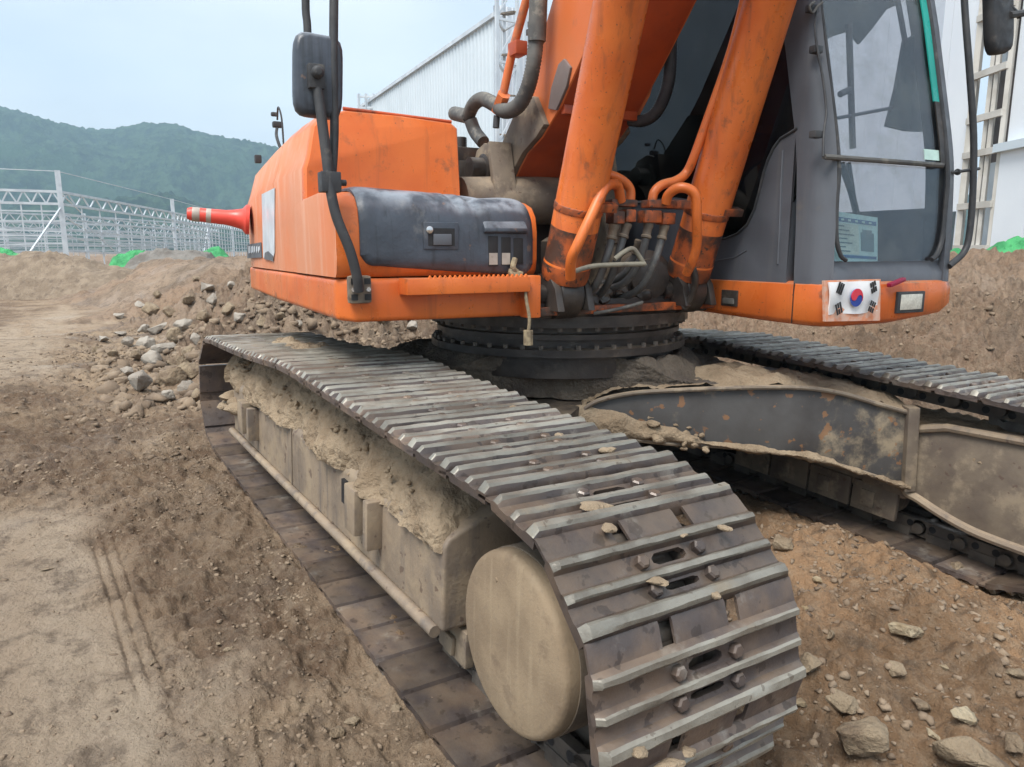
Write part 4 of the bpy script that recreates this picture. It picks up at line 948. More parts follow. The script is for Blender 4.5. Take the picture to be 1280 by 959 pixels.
# ---- right mirror with its arm
arm = smoothpath([U(449, 364, 0, .640), U(446, 345, 0, .655), U(437, 312, 0, .66), U(421, 272, 0, .65), U(413, 236, 0, .64), U(408, 195, 0, .63), U(401, 140, 0, .62), U(396, 105, 0, .61)], 6)
ma = part('mirror_arm', MB().tube(arm, .0185, 14), m_rubber)
part('rail_tube', MB().tube(smoothpath([U(414, 232, 0, .61), U(417, 190, 0, .60), U(418, 150, 0, .59), U(417, 60, 0, .59), U(418, -60, 0, .58), U(418, -160, 0, .58)], 5), .016, 12), m_rubber, ma)
c = U(412, 228, 0, .625); part('arm_clamp', MB().box((c[0]-.03, c[1]-.035, c[2]-.035), (c[0]+.03, c[1]+.035, c[2]+.035)).cyl((c[0], c[1]-.03, c[2]), (c[0], c[1]+.06, c[2]), .012, 8), m_rubber, ma, bevel=.008)
C4 = [U(366, 38, 0, .575), U(429, 47, 0, .575), U(427, 152, 0, .575), U(367, 143, 0, .575)]
def mirror_shell(C4, name, thick=.05):
    cx_ = sum(C4)/4; ex_ = (C4[1]+C4[2]-C4[0]-C4[3])/4; ey_ = (C4[0]+C4[1]-C4[2]-C4[3])/4; nx_ = np.cross(ex_, ey_); nx_ /= np.linalg.norm(nx_)
    if nx_[0] < 0: nx_ = -nx_
    b = MB(); R = []; N_ = 40
    for d_, s_ in ((-thick/2, .93), (-thick/2+.006, 1.0), (.0, 1.0), (thick*.4, .95), (thick*.52, .84)):
        ring = []
        for k in range(N_):
            a = 2*pi*k/N_; cs_, sn_ = cos(a), sin(a); e = 5.5; rr2 = (abs(cs_)**e+abs(sn_)**e)**(-1/e); ring.append(cx_+ex_*cs_*rr2*s_+ey_*sn_*rr2*s_+nx_*d_)
        R.append(ring)
    vs = [p for r in R for p in r]; fs = [(i*N_+k, i*N_+(k+1) % N_, (i+1)*N_+(k+1) % N_, (i+1)*N_+k) for i in range(4) for k in range(N_)]+[tuple(range(4*N_, 5*N_))]
    b.add(vs, fs); o = part(name, b, m_black if name == 'mirror' else m_rubber, angle=50)
    g = MB().add(R[0], [tuple(range(N_))[::-1]]); part('mirror_glass', g, m_silver, o); return o, cx_, nx_
mo, mc_, mn_ = mirror_shell(C4, 'mirror'); mo['label'] = 'black rear-view mirror housing above the storage box'
c = U(395, 92, 0, .615); part('ball_mount', MB().box((c[0]-.02, c[1]-.028, c[2]-.05), (c[0]+.015, c[1]+.028, c[2]+.03)).lathe([(.02, 0), (.022, .02), (.014, .035)], (c[0]+.01, c[1], c[2]+.0), (1, 0, 0), 12), m_rubber, mo, bevel=.005)
part('mirror_stay', MB().tube(smoothpath([U(385, 60, 0, .55), U(384, 30, 0, .55), U(382, 0, 0, .55), U(384, -120, 0, .56)], 5), .014, 10), m_rubber, mo)

# ---- boom
lowe = [(-.10, 1.585), (-.02, 1.665), (.06, 1.728), (.20, 1.785), (.36, 1.895), (.54, 2.075), (.70, 2.245), (1.15, 2.75), (1.7, 3.35), (2.6, 4.15)]
uppe = [(2.25, 4.55), (1.35, 3.75), (.80, 3.10), (.52, 2.72), (.30, 2.38), (.10, 2.08), (-.06, 1.89), (-.20, 1.77), (-.27, 1.68), (-.255, 1.60), (-.18, 1.56)]
pts = lowe+uppe; WB = .215
nP = len(pts); nl_ = len(lowe)
b = MB(); vs = [(f, -WB, z) for f, z in pts]+[(f, WB, z) for f, z in pts]
fs = [tuple(range(nP)), tuple(range(nP, 2*nP))[::-1]]+[(i, nP+i, nP+(i+1) % nP, (i+1) % nP) for i in range(nP)]
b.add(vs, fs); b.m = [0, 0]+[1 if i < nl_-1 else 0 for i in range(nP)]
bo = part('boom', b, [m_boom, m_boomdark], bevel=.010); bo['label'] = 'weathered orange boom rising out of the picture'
# side plate doubling and casting at the boom foot
pp = [(-.27, 1.66), (-.24, 1.58), (-.12, 1.575), (-.02, 1.665), (.06, 1.727), (.20, 1.786), (.27, 1.832), (.17, 1.97), (.05, 1.985), (-.05, 1.893), (-.17, 1.785)]
for sl in (-1, 1): part('foot_casting', MB().prism(pp, 1, *sorted((sl*.212, sl*.245))), m_dirtysteel, bo, bevel=.008)
for sl in (-1, 1): part('doubler_plate', MB().prism([(p[0], p[2]) for p in PU([(684, 136), (688, 110), (697, 80), (704, 73), (712, 84), (707, 108), (694, 138)], 1, -.23)], 1, *sorted((sl*.213, sl*.228))), mat('bare_grey_primer', (.20, .16, .15), (.15, .12, .11), 6, .6) if sl < 0 else m_boom, bo, bevel=.006)
part('foot_pin', MB().cyl((-.17, -.42, 1.67), (-.17, .42, 1.67), .055, 24), m_greasy, bo)
part('under_rib', MB().bar((.36, -.20, 1.885), (.36, .20, 1.885), .03, .04), m_boomdark, bo, bevel=.004)
# boom foot brackets on the deck
for sl in (-1, 1):
    pp = [(.16, 1.03), (-.55, 1.03), (-.42, 1.45), (-.33, 1.70), (-.28, 1.775), (-.19, 1.80), (-.10, 1.775), (-.05, 1.70), (.02, 1.47)]
    bk = part('boom_bracket', MB().prism(pp, 1, *sorted((sl*.275, sl*.325))), m_dirtysteel, dk, bevel=.006)
    MB().bar((-.055, sl*.31, 1.785), (.07, sl*.31, 1.30), .12, .035, (1, 0, .25)).build('bracket_flange', m_dirtysteel, dk, bevel=.006)
    part('pin_cap', MB().lathe([(.075, 0), (.075, .02), (.03, .03)], (-.17, sl*.325, 1.67), (0, sl, 0), 24), m_greasy, dk)
# ---- boom cylinders
def cylinder(l, Fb, Zb, Ft, Zt):
    A_ = np.array([Fb, l, Zb]); T_ = np.array([Ft, l, Zt]); d_ = (T_-A_)/np.linalg.norm(T_-A_); R = .098
    at = lambda s: A_+d_*s
    b = MB().lathe([(.06, .0), (R*.96, .02), (R*1.03, .05), (R*1.03, .085), (R, .09), (R, 1.55), (R*1.08, 1.56), (R*1.08, 1.66), (.06, 1.67)], at(.06), tuple(d_), 36)
    cy = part('boom_cylinder', b, m_cyl, angle=40)
    b = MB().lathe([(.05, 0), (R*.98, .015), (R*1.035, .045), (R*1.035, .08), (R*1.004, .10), (R*1.004, .24), (R*.5, .241)], at(.055), tuple(d_), 36); part('cylinder_base', b, m_oilorange, cy, angle=40)
    b = MB().lathe([(.05, -.055), (.10, -.055), (.105, -.05), (.105, .05), (.10, .055), (.05, .055)], A_, (0, 1, 0), 28); part('base_eye', b, m_greasy, cy)
    part('rod', MB().cyl(at(1.7), at(2.35), .05, 20), m_chrome, cy)
    part('base_pin', MB().cyl(A_+np.array([0, -.13, 0]), A_+np.array([0, .13, 0]), .042, 20), m_greasy, cy)
    for s in (.36,):
        side = np.array([0, 1, 0]) if l < 0 else np.array([0, 1., 0])
        b = MB().lathe([(R*1.0, 0), (R*1.035, .002), (R*1.035, .028), (R*1.0, .03)], at(s), tuple(d_), 36)
        q = at(s+.015)+np.array([.06, .0, .0])+side*(.085); fl = np.cross(side, d_)
        b.bar(q-side*.08+np.array([.02, 0, 0]), q+side*.035+np.array([.02, 0, 0]), .045, .032, tuple(d_)); part('pipe_clamp', b, m_oilorange, cy, bevel=.003)
    for sl in (-.075, .075):
        pl_ = [(Fb-.14, 1.02), (Fb+.13, 1.02), (Fb+.10, Zb+.03), (Fb+.05, Zb+.085), (Fb-.05, Zb+.085), (Fb-.11, Zb)]
        part('cylinder_lug', MB().prism(pl_, 1, l+sl-.017, l+sl+.017), m_greasy, cy, bevel=.006)
    return cy, at, d_
cyl_a, at_a, da = cylinder(-.345, .600, 1.085, .984, 2.144)
cyl_b, at_b, db = cylinder(.325, .600, 1.085, 1.035, 2.226)
cyl_a['label'] = 'orange boom cylinder on the storage box side'; cyl_b['label'] = 'orange boom cylinder on the cab side'
# hard pipes
FP = .74
def pipe(pxs, f, r, m, name, par, sm=6): return part(name, MB().tube(smoothpath([U(x, y, 0, f+df) for x, y, df in [(q+(0,))[:3] if len(q) == 2 else q for q in pxs]], sm), r, 12), m, par)
pipe([(738, 214, -.02), (755, 217), (775, 224), (787, 236), (788, 252)], FP, .020, m_orange, 'oil_pipe', cyl_a)
pipe([(713, 348, .02), (714, 325, .06), (722, 306, .09), (738, 272, .10), (753, 240, .08), (762, 231, .05), (772, 233, .02), (776, 252)], FP+.02, .021, m_orange, 'oil_pipe', cyl_a)
pipe([(940, -40, .20), (921, 40, .16), (905, 92, .12), (886, 145, .07), (868, 195, .03), (858, 216), (845, 226), (828, 231), (818, 240), (815, 252)], FP, .020, m_orange, 'oil_pipe', cyl_b)
pipe([(832, 254), (836, 243, .02), (848, 235, .06), (862, 237, .09), (870, 248, .10), (871, 275, .09), (871, 305, .06), (866, 325, .03), (858, 342, -.02)], FP+.03, .021, m_orange, 'oil_pipe', cyl_b)
pipe([(866, 335, .0), (869, 352), (864, 372, -.03), (855, 385, -.06)], FP+.02, .016, m_greasy, 'oil_pipe', cyl_b)
# flange blocks and rubber hoses
for (x0, y0, x1, y1), par in (((760, 249, 792, 259), cyl_a), ((762, 264, 776, 280), cyl_a), ((778, 262, 790, 278), cyl_a), ((806, 250, 842, 261), cyl_b), ((801, 263, 822, 279), cyl_b), ((824, 266, 839, 281), cyl_b), ((838, 250, 858, 262), cyl_b)):
    a_ = U(x0, y0, 0, FP); c_ = U(x1, y1, 0, FP); part('flange_block', MB().box((FP-.03, a_[1], c_[2]), (FP+.03, c_[1], a_[2])), m_oilorange, par, bevel=.006)
for q in ([(768, 280), (764, 300), (757, 325), (748, 350, -.03), (735, 368, -.1), (722, 378, -.2)], [(784, 279), (778, 300), (771, 325), (763, 348, -.03), (752, 366, -.1), (735, 380, -.2)],
          [(811, 279), (807, 300), (800, 325, -.02), (788, 346, -.05), (772, 358, -.10), (745, 363, -.2)], [(831, 281), (826, 303), (818, 328), (808, 350, -.03), (794, 365, -.08), (775, 373, -.16)],
          [(800, 300, -.06), (793, 322, -.08), (783, 340, -.1), (765, 352, -.15), (750, 355, -.2)]):
    pipe(q, FP, .0165, m_hose2, 'hydraulic_hose', dk)
    q0 = U(q[0][0], q[0][1], 0, FP+(q[0][2] if len(q[0]) > 2 else 0)); q1 = U(q[1][0], q[1][1], 0, FP+(q[1][2] if len(q[1]) > 2 else 0)); part('hose_ferrule', MB().lathe([(.018, 0), (.022, .004), (.022, .018), (.019, .022), (.019, .05), (.0225, .054), (.0225, .062), (.017, .066)], q0, tuple(q1-q0), 14), m_dirtysteel, dk)
pale = mat('pale_sleeve', (.28, .26, .20), (.20, .18, .145), 20, .7)
pipe([(716, 340), (740, 333), (770, 331), (806, 330)], FP+.05, .010, pale, 'pale_pipe', dk, 4)
pipe([(806, 332), (800, 322), (791, 311), (780, 315), (768, 324)], FP+.045, .010, pale, 'pale_pipe', dk, 4)
pipe([(742, 392, -.05), (765, 388, -.02), (790, 382), (803, 378)], FP-.03, .008, m_hose, 'small_hose', dk)
# grease-caked clutter between the lugs
b = MB(); rg = random.Random(31)
for k in range(26): clod(b, (rg.uniform(.40, .64), rg.uniform(-.28, .26), 1.055+rg.uniform(0, .03)), rg.uniform(.02, .05), rg)
tag(b.build('greasy_soil', m_greasy, dk, angle=60), kind='stuff')
part('swivel_housing', MB().lathe([(.12, 0), (.13, .02), (.13, .10), (.09, .12), (.09, .16), (.05, .17)], (.46, .16, 1.14), (1, -.25, 0), 28), m_greasy, dk)
part('centre_joint', MB().lathe([(.10, 0), (.10, .25), (.07, .27)], (.2, -.1, 1.06), (0, 0, 1), 24), m_greasy, dk)
# corrugated hoses and pipes along the boom
def corr(path, r, par, m, name, rib=.014):
    P = smoothpath(path, 14); L_ = np.r_[0, np.cumsum([np.linalg.norm(P[i+1]-P[i]) for i in range(len(P)-1)])]; n_ = int(L_[-1]/rib*2)
    ss = np.linspace(0, L_[-1], n_); Pp = [np.array([np.interp(s, L_, [p[i] for p in P]) for i in range(3)]) for s in ss]
    return part(name, MB().tube(Pp, [r*(1.0 if k % 2 else .88) for k in range(n_)], 14), m, par, angle=80)
corr([U(585, 146, 1, -.30), U(592, 131, 1, -.31), U(603, 124, 1, -.32), U(617, 130, 1, -.33), U(632, 139, 1, -.33), U(648, 132, 1, -.32), U(659, 112, 1, -.31), U(666, 84, 1, -.31), U(670, 50, 1, -.30), U(672, 10, 1, -.30)], .036, bo, m_hose, 'corrugated_hose')
part('hose_sleeve', MB().tube([U(671, 52, 1, -.30), U(673, 0, 1, -.30), U(676, -60, 1, -.29)], .040, 14), m_hose, bo)
corr([U(786, 150, 1, .20), U(803, 151, 1, .24), U(818, 143, 1, .26), U(829, 125, 1, .27), U(836, 100, 1, .27), U(838, 70, 1, .26), U(838, 40, 1, .24)], .030, bo, m_rubber, 'corrugated_hose')
part('boom_pipe', MB().tube([U(626, 132, 1, -.33), U(641, 62, 1, -.30), U(658, 0, 1, -.28), U(672, -60, 1, -.27)], .020, 12), m_boom, bo)
part('pipe_union', MB().cyl(U(622, 140, 1, -.33), U(630, 118, 1, -.33), .034, 6), m_boom, bo)
c = U(646, 62, 1, -.29); part('pipe_clip', MB().box((c[0]-.035, c[1]-.03, c[2]-.03), (c[0]+.05, c[1]+.03, c[2]+.03)), m_boomdark, bo, bevel=.005)
for px, py in ((667, 18), (665, 30), (663, 40)): c = U(px, py, 1, -.28); part('clip_bolt', MB().box((c[0]-.02, c[1]-.012, c[2]-.012), (c[0]+.012, c[1]+.012, c[2]+.012)), m_greasy, bo)
c = U(573, 140, 1, -.30); part('hose_elbow', MB().cyl(U(568, 142, 1, -.30), U(586, 146, 1, -.30), .038, 12).tube(smoothpath([U(588, 150, 1, -.30), U(594, 165, 1, -.28), U(604, 178, 1, -.27)], 5), .035, 12), m_hose, dk)
part('valve_block', MB().box((-.62, -.42, 1.72), (-.36, -.26, 1.80)).cyl((-.45, -.34, 1.72), (-.45, -.34, 1.86), .035, 12), m_greasy, dk, bevel=.008)
pipe([(620, 160, 0), (621, 145, 0)], -.02, .016, m_rubber, 'drain_hose', dk)

# ================================================================== EXCAVATOR: CAB
LR, LL = .50, 1.365
def ff(z): return float(np.interp(z, [.93, 1.10, 1.20, 1.36, 1.50, 1.63, 1.74, 1.95, 2.25, 2.60, 2.80], [1.245, 1.25, 1.245, 1.24, 1.232, 1.222, 1.203, 1.155, 1.085, .99, .90]))
cabm = MB()
zs = np.linspace(1.125, 2.78, 26)
def pillar(l_out, sgn, wide, deep, th=.05):
    b = MB(); rows = []
    for z in zs:
        F = ff(z)
        rows.append([(F-deep, l_out, z), (F-.085, l_out, z), (F-.045, l_out+sgn*.010, z), (F-.016, l_out+sgn*.036, z), (F-.004, l_out+sgn*wide, z), (F-th, l_out+sgn*wide, z), (F-th-.03, l_out+sgn*th, z), (F-deep, l_out+sgn*th, z)])
    n_ = 8; vs = [p for r in rows for p in r]; fs = [(i*n_+j, i*n_+(j+1) % n_, (i+1)*n_+(j+1) % n_, (i+1)*n_+j) for i in range(len(zs)-1) for j in range(n_)]+[tuple(range(n_)), tuple(range((len(zs)-1)*n_, len(zs)*n_))[::-1]]
    return b.add(vs, fs)
# root of the cab: roof, rear and floor shell
b = MB().box((-.42, LR, 2.74), (.98, LL, 2.82)).box((-.42, LR, 1.0), (1.15, LL, 1.13)).box((-.42, LR, 1.13), (-.36, LL, 1.45)).box((-.42, LR, 1.45), (-.36, LR+.08, 2.74)).box((-.42, LL-.08, 1.45), (-.36, LL, 2.74)).box((-.42, LR, 2.6), (-.36, LL, 2.74))
cab = part('cab', b, m_cabgrey, bevel=.015); cab['label'] = 'grey operator cab with large windows'
part('front_pillar', pillar(LR, 1, .050, .16), m_cabgrey, cab, angle=50)
part('front_pillar', pillar(LL, -1, .095, .14), m_cabgrey, cab, angle=50)
# right side wall with the low window edge
win = [U(x, y, 1, LR) for x, y in ((997, 160), (988, 166), (976, 173), (967, 185), (960, 200), (955, 215), (949, 240), (943, 262), (934, 281), (922, 292), (908, 298), (900, 299), (896, 290), (889, 274))]
poly = [(ff(1.75)-.155, 1.13), (ff(1.75)-.155, win[0][2])]+[(p[0], p[2]) for p in win]+[(.50, 1.50), (.30, 1.53), (-.30, 1.53), (-.40, 1.53), (-.40, 1.13)]
part('side_wall', MB().prism(poly, 1, LR+.002, LR+.045), m_cabgrey, cab, bevel=.004)
MB().tube([(p[0], LR-.001, p[2]) for p in win]+[(.50, LR-.001, 1.50), (-.30, LR-.001, 1.53)], .006, 6).build('window_seal', m_rubber, cab)
pr_ = [(U(x, y, 1, LR)) for x, y in ((978, 188), (976, 230), (974, 290), (972, 330))]; MB().tube([(p[0], LR+.002, p[2]) for p in pr_], .006, 6).build('pressed_seam', m_cabgrey, cab)
pr_ = [(U(x, y, 1, LR)) for x, y in ((872, 326), (895, 326), (918, 322), (933, 313))]; MB().tube([(p[0], LR+.002, p[2]) for p in pr_], .004, 6).build('pressed_seam', m_cabgrey, cab)
part('side_window', MB().prism([(-.36, 1.28), (.95, 1.28)]+[(ff(z)-.11, z) for z in np.linspace(1.6, 2.72, 9)]+[(-.36, 2.74)], 1, LR+.012, LR+.018), m_tint, cab)
part('side_post', MB().box((-.42, LR, 1.13), (-.34, LR+.05, 2.74)), m_cabgrey, cab, bevel=.01)
# left (door) side
part('door_panel', MB().box((-.36, LL-.045, 1.13), (1.10, LL-.005, 1.46)), m_cabgrey, cab, bevel=.008)
part('door_post', MB().box((.30, LL-.05, 1.46), (.35, LL-.003, 2.74)), m_cabgrey, cab, bevel=.006)
part('door_window', MB().box((-.36, LL-.028, 1.46), (1.08, LL-.022, 2.74)), m_clear, cab)
part('rear_window', MB().box((-.395, LR+.08, 1.45), (-.389, LL-.08, 2.6)), m_clear, cab)
# front sill panel, glass and divider
b = MB(); rows = [[(ff(z)-.03+ (.02 if z < 1.2 else 0), l, z) for l in np.linspace(LR+.04, LL-.05, 8)] for z in (1.125, 1.17, 1.205, 1.222)]
b.solid_grid(rows, (-.04, 0, 0)); part('front_sill', b, m_cabgrey, cab, angle=50)
def pane(z0, z1, l0, l1, name):
    b = MB(); rows = [[(ff(z)-.018, l, z) for l in np.linspace(l0, l1, 3)] for z in np.linspace(z0, z1, 10)]; b.solid_grid(rows, (-.005, 0, 0)); return part(name, b, m_glass, cab, angle=60)
pane(1.222, 1.622, LR+.046, LL-.09, 'lower_windscreen'); pane(1.635, 2.74, LR+.046, LL-.09, 'upper_windscreen')
part('windscreen_divider', MB().tube([U(1030, 196, 0, 1.222), U(1100, 201, 0, 1.224), U(1178, 207, 0, 1.222)], .011, 8), m_hose, cab)
sl_ = smoothpath([np.array([ff(z)-.008, LR+.056+dx, z]) for z, dx in ((2.4, 0), (2.0, 0), (1.63, .006), (1.45, .0), (1.32, .006), (1.25, .035), (1.228, .07))], 5); part('windscreen_seal', MB().tube(sl_, .009, 8), m_rubber, cab)
sl_ = smoothpath([np.array([ff(z)-.008, LL-.10-dx, z]) for z, dx in ((2.4, 0), (2.0, 0), (1.63, .0), (1.45, .004), (1.32, .015), (1.25, .045), (1.228, .08))], 5); part('windscreen_seal', MB().tube(sl_, .011, 8), m_rubber, cab)
# teal strip on the right edge of the upper windscreen
P = [U(x, y, 1, LL-.115) for x, y in ((1152, -30), (1156, 0), (1169, 70), (1177, 127))]
z_a, z_b = P[-1][2], 2.7
rows = [[(ff(z)-.008, LL-.150, z), (ff(z)-.008, LL-.108, z)] for z in np.linspace(z_a, z_b, 12)]; part('teal_strip', MB().solid_grid(rows, (-.006, 0, 0)), m_teal, cab)
rows = [[(ff(z)-.006, LL-.145, z), (ff(z)-.006, LL-.112, z)] for z in np.linspace(1.64, z_a, 8)]; part('edge_strip', MB().solid_grid(rows, (-.006, 0, 0)), m_greasy, cab)
# wire clips on the near pillar
for px, py in ((1016, 11), (1021, 62), (1021, 168)):
    c = U(px, py, 0, ff(2.2) if py < 40 else ff(2.05) if py < 100 else ff(1.73)); part('wire_clip', MB().box((c[0]-.02, c[1]-.022, c[2]-.014), (c[0]+.012, c[1]+.022, c[2]+.014)), m_rubber, cab, bevel=.004)
wp = smoothpath([U(1021, 10, 0, ff(2.2)+.01), U(1019, 35, 0, ff(2.12)+.012), U(1022, 62, 0, ff(2.04)+.014), U(1029, 100, 0, ff(1.93)+.012), U(1033, 140, 0, ff(1.8)+.012), U(1030, 165, 0, ff(1.73)+.012), U(1029, 196, 0, ff(1.63)+.012)], 5); part('wire', MB().tube(wp, .005, 6), m_rubber, cab)
part('wire_tie', MB().tube(smoothpath([U(1018, 2, 0, 1.11), U(1012, 8, 0, 1.12), U(1016, 16, 0, 1.12), U(1022, 8, 0, 1.12), U(1028, 3, 0, 1.12)], 5), .005, 6), m_hose, cab)
# handrail on the door side
hr = smoothpath([U(1203, -60, 0, 1.10), U(1206, 10, 0, 1.14), U(1212, 90, 0, 1.19), U(1217, 170, 0, 1.22), U(1216, 240, 0, 1.235), U(1212, 290, 0, 1.24), U(1205, 315, 0, 1.24), U(1186, 333, 0, 1.235)], 6)
hrail = part('handrail', MB().tube(hr, .0145, 12), m_rubber, cab)
part('rail_bolt', MB().tube([U(1188, 216, 0, 1.21), U(1224, 211, 0, 1.225)], .007, 8).lathe([(.014, 0), (.014, .012)], U(1196, 215, 0, 1.212), (0, 1, 0), 8), m_rubber, cab)
# left mirror
C4 = [U(1232, -45, 0, 1.12), U(1262, -45, 0, 1.12), U(1262, 66, 0, 1.12), U(1236, 70, 0, 1.12)]
m2, c2_, n2_ = mirror_shell(C4, 'door_mirror'); m2['label'] = 'dark rear-view mirror at the upper right corner'
part('mirror_stay', MB().tube(smoothpath([U(1215, -40, 0, 1.14), U(1240, -10, 0, 1.13), U(1270, 15, 0, 1.14), U(1274, 22, 0, 1.14)], 5), .010, 8).tube([U(1262, 19, 0, 1.145), U(1282, 16, 0, 1.145)], .016, 8), m_rubber, m2)
# orange cab base with latch, lamp, flag plate
b = MB(); rows = []
ol = [(.30, LR-.012), (.9, LR-.012), (1.19, LR-.012), (1.243, LR+.010), (1.262, LR+.06), (1.266, LR+.45), (1.262, LL-.10), (1.245, LL-.035), (1.20, LL+.005), (.9, LL+.01), (.30, LL+.01)]
for z, ins, up2 in ((.958, .035, 0), (.966, .012, 0), (.985, .0, 0), (1.10, 0, 0), (1.128, .006, 0), (1.140, .03, 0)):
    row = []
    for f, l in ol:
        zz = z
        if z < 1.0: zz += .055*sstep(LL-.22, LL+.02, l) + .0*f + .02*(1-sstep(.3, 1.1, f))
        row.append((f-(ins if f > 1 else 0), l+ins*(1 if l < .9 else -1), zz))
    rows.append(row)
n = len(ol); vs = [p for r in rows for p in r]; fs = [(i*n+j, i*n+(j+1) % n, (i+1)*n+(j+1) % n, (i+1)*n+j) for i in range(len(rows)-1) for j in range(n)]+[tuple(range(n)), tuple(range((len(rows)-1)*n, len(rows)*n))[::-1]]
cbase = part('cab_base', MB().add(vs, fs), m_orange, angle=40); cbase['label'] = 'orange sill under the cab carrying a flag plate and lamp'
part('sill_seam', MB().box((1.10, LR-.0135, .965), (1.105, LR-.011, 1.135)), m_greasy, cbase)
part('latch', MB().box((U(903, 362, 1, LR-.014)[0], LR-.020, U(903, 382, 1, LR-.014)[2]), (U(923, 362, 1, LR-.014)[0], LR-.010, U(903, 362, 1, LR-.014)[2])), m_greasy, cbase, bevel=.004)
part('latch_handle', MB().box((U(906, 362, 1, LR-.014)[0], LR-.026, U(903, 379, 1, LR-.014)[2]), (U(920, 362, 1, LR-.014)[0], LR-.020, U(903, 372, 1, LR-.014)[2])), m_hose, cbase, bevel=.003)
FFc = 1.272
a_ = U(1122, 365, 0, FFc); c_ = U(1153, 390, 0, FFc)
part('lamp_frame', MB().box((FFc-.03, a_[1], c_[2]), (FFc+.006, c_[1], a_[2])), m_rubber, cbase, bevel=.005)
part('lamp_lens', MB().box((FFc+.004, a_[1]+.018, c_[2]+.014), (FFc+.009, c_[1]-.022, a_[2]-.012)), m_lamp, cbase, bevel=.003)
part('red_tape', MB().bar(U(1111, 357, 0, FFc+.012), U(1130, 349, 0, FFc+.012), .018, .024, (1, 0, 0)), m_red if False else mat('crimson_tape', (.30, .012, .05), None, 8, .4), cbase, bevel=.006)
# flag plate
FL = 1.279
ca_ = [U(1036, 353, 0, FL), U(1099, 351, 0, FL), U(1098, 390, 0, FL), U(1037, 394, 0, FL)]
rows = []
for i in range(9):
    row = []
    for j in range(13):
        s, t_ = j/12, i/8; p = (ca_[0]*(1-s)+ca_[1]*s)*(1-t_)+(ca_[3]*(1-s)+ca_[2]*s)*t_
        row.append(p+np.array([.0035*sin(s*9+t_*3)+.004*sin(t_*5), 0, .003*sin(s*8)*(t_)]))
    rows.append(row)
flag = part('flag_plate', MB().solid_grid(rows, (-.006, 0, 0)), m_whiteflag, cbase); flag['label'] = 'white plate with a red and blue disc and four black trigrams'
fr_b = [U(1030, 351, 0, FL-.006), U(1101, 349, 0, FL-.006), U(1100, 401, 0, FL-.006), U(1031, 402, 0, FL-.006)]
part('flag_backing', MB().add([tuple(p) for p in fr_b]+[tuple(p-np.array([.01, 0, 0])) for p in fr_b], [(0, 1, 2, 3), (7, 6, 5, 4), (0, 4, 5, 1), (1, 5, 6, 2), (2, 6, 7, 3), (3, 7, 4, 0)]), mat('scraped_pinkish_paint', (.66, .42, .32), (.70, .25, .12), 30, .6), cbase)
fc = sum(ca_)/4; fc[0] = FL+.011
lx = (ca_[1]-ca_[0])/2; lx_ = lx/np.linalg.norm(lx); lz_ = np.array([0, 0, 1.]); hw = np.linalg.norm(lx); hh_ = (ca_[0][2]-ca_[3][2])/2
def fp(a, b_): return fc + lx_*a + lz_*b_
rad_ = hh_*.56; tilt = radians(-24)
def disc_half(sign):
    pts = []; N_ = 20
    for k in range(N_+1): a = pi*k/N_; pts.append((rad_*cos(a), rad_*sin(a)*sign))
    # S-curve back along the diameter
    for k in range(1, N_): a = pi*k/N_; pts.append((-rad_/2-rad_/2*cos(a), (-1)*sign*rad_/2*sin(a)*(1 if sign > 0 else -1)))
    for k in range(0, N_): a = pi*k/N_; pts.append((rad_/2-rad_/2*cos(a), sign*rad_/2*sin(a)*(1 if sign > 0 else -1)))
    return [(x*cos(tilt)-y*sin(tilt), x*sin(tilt)+y*cos(tilt)) for x, y in pts]
def flat(name, pts, m, par, off=0.0, th=.002):
    n_ = len(pts); A_ = [fp(x, y)+np.array([off, 0, 0]) for x, y in pts]; part(name, MB().add(A_+[p-np.array([th, 0, 0]) for p in A_], [tuple(range(n_)), tuple(range(n_, 2*n_))[::-1]]+[(i, (i+1) % n_, n_+(i+1) % n_, n_+i) for i in range(n_)]), m, par)
circ = [(rad_*cos(2*pi*k/40), rad_*sin(2*pi*k/40)) for k in range(40)]
flat('flag_disc_blue', circ, m_flagblue, flag, -.001)
# red comma: upper half plus left bulge, minus right bulge
pts = []
for k in range(21): a = pi*k/20; pts.append((rad_*cos(a), rad_*sin(a)))
for k in range(1, 21): a = pi*k/20; pts.append((-rad_/2-rad_/2*cos(a), -rad_/2*sin(a)))
for k in range(1, 20): a = pi*k/20; pts.append((rad_/2-rad_/2*cos(a), rad_/2*sin(a)))
flat('flag_disc_red', [(x*cos(tilt)-y*sin(tilt), x*sin(tilt)+y*cos(tilt)) for x, y in pts], m_flagred, flag, .0015)
for sx, sz, code in ((-1, 1, '111'), (1, 1, '010'), (-1, -1, '101'), (1, -1, '000')):
    cx_, cz_ = sx*hw*.66, sz*hh_*.62; a = atan2(cz_, cx_); rx, rz = cos(a), sin(a); tx, tz = -rz, rx
    for k, ch in enumerate(code):
        o_ = (k-1)*.0125*(-1 if True else 1)
        segs = ((-.023, .023),) if ch == '1' else ((-.023, -.0028), (.0028, .023))
        for s0, s1 in segs:
            q = [(cx_+rx*(o_+d_)+tx*s, cz_+rz*(o_+d_)+tz*s) for s, d_ in ((s0, -.0042), (s1, -.0042), (s1, .0042), (s0, .0042))]
            flat('flag_bar', q, m_flagblack, flag, -.001)
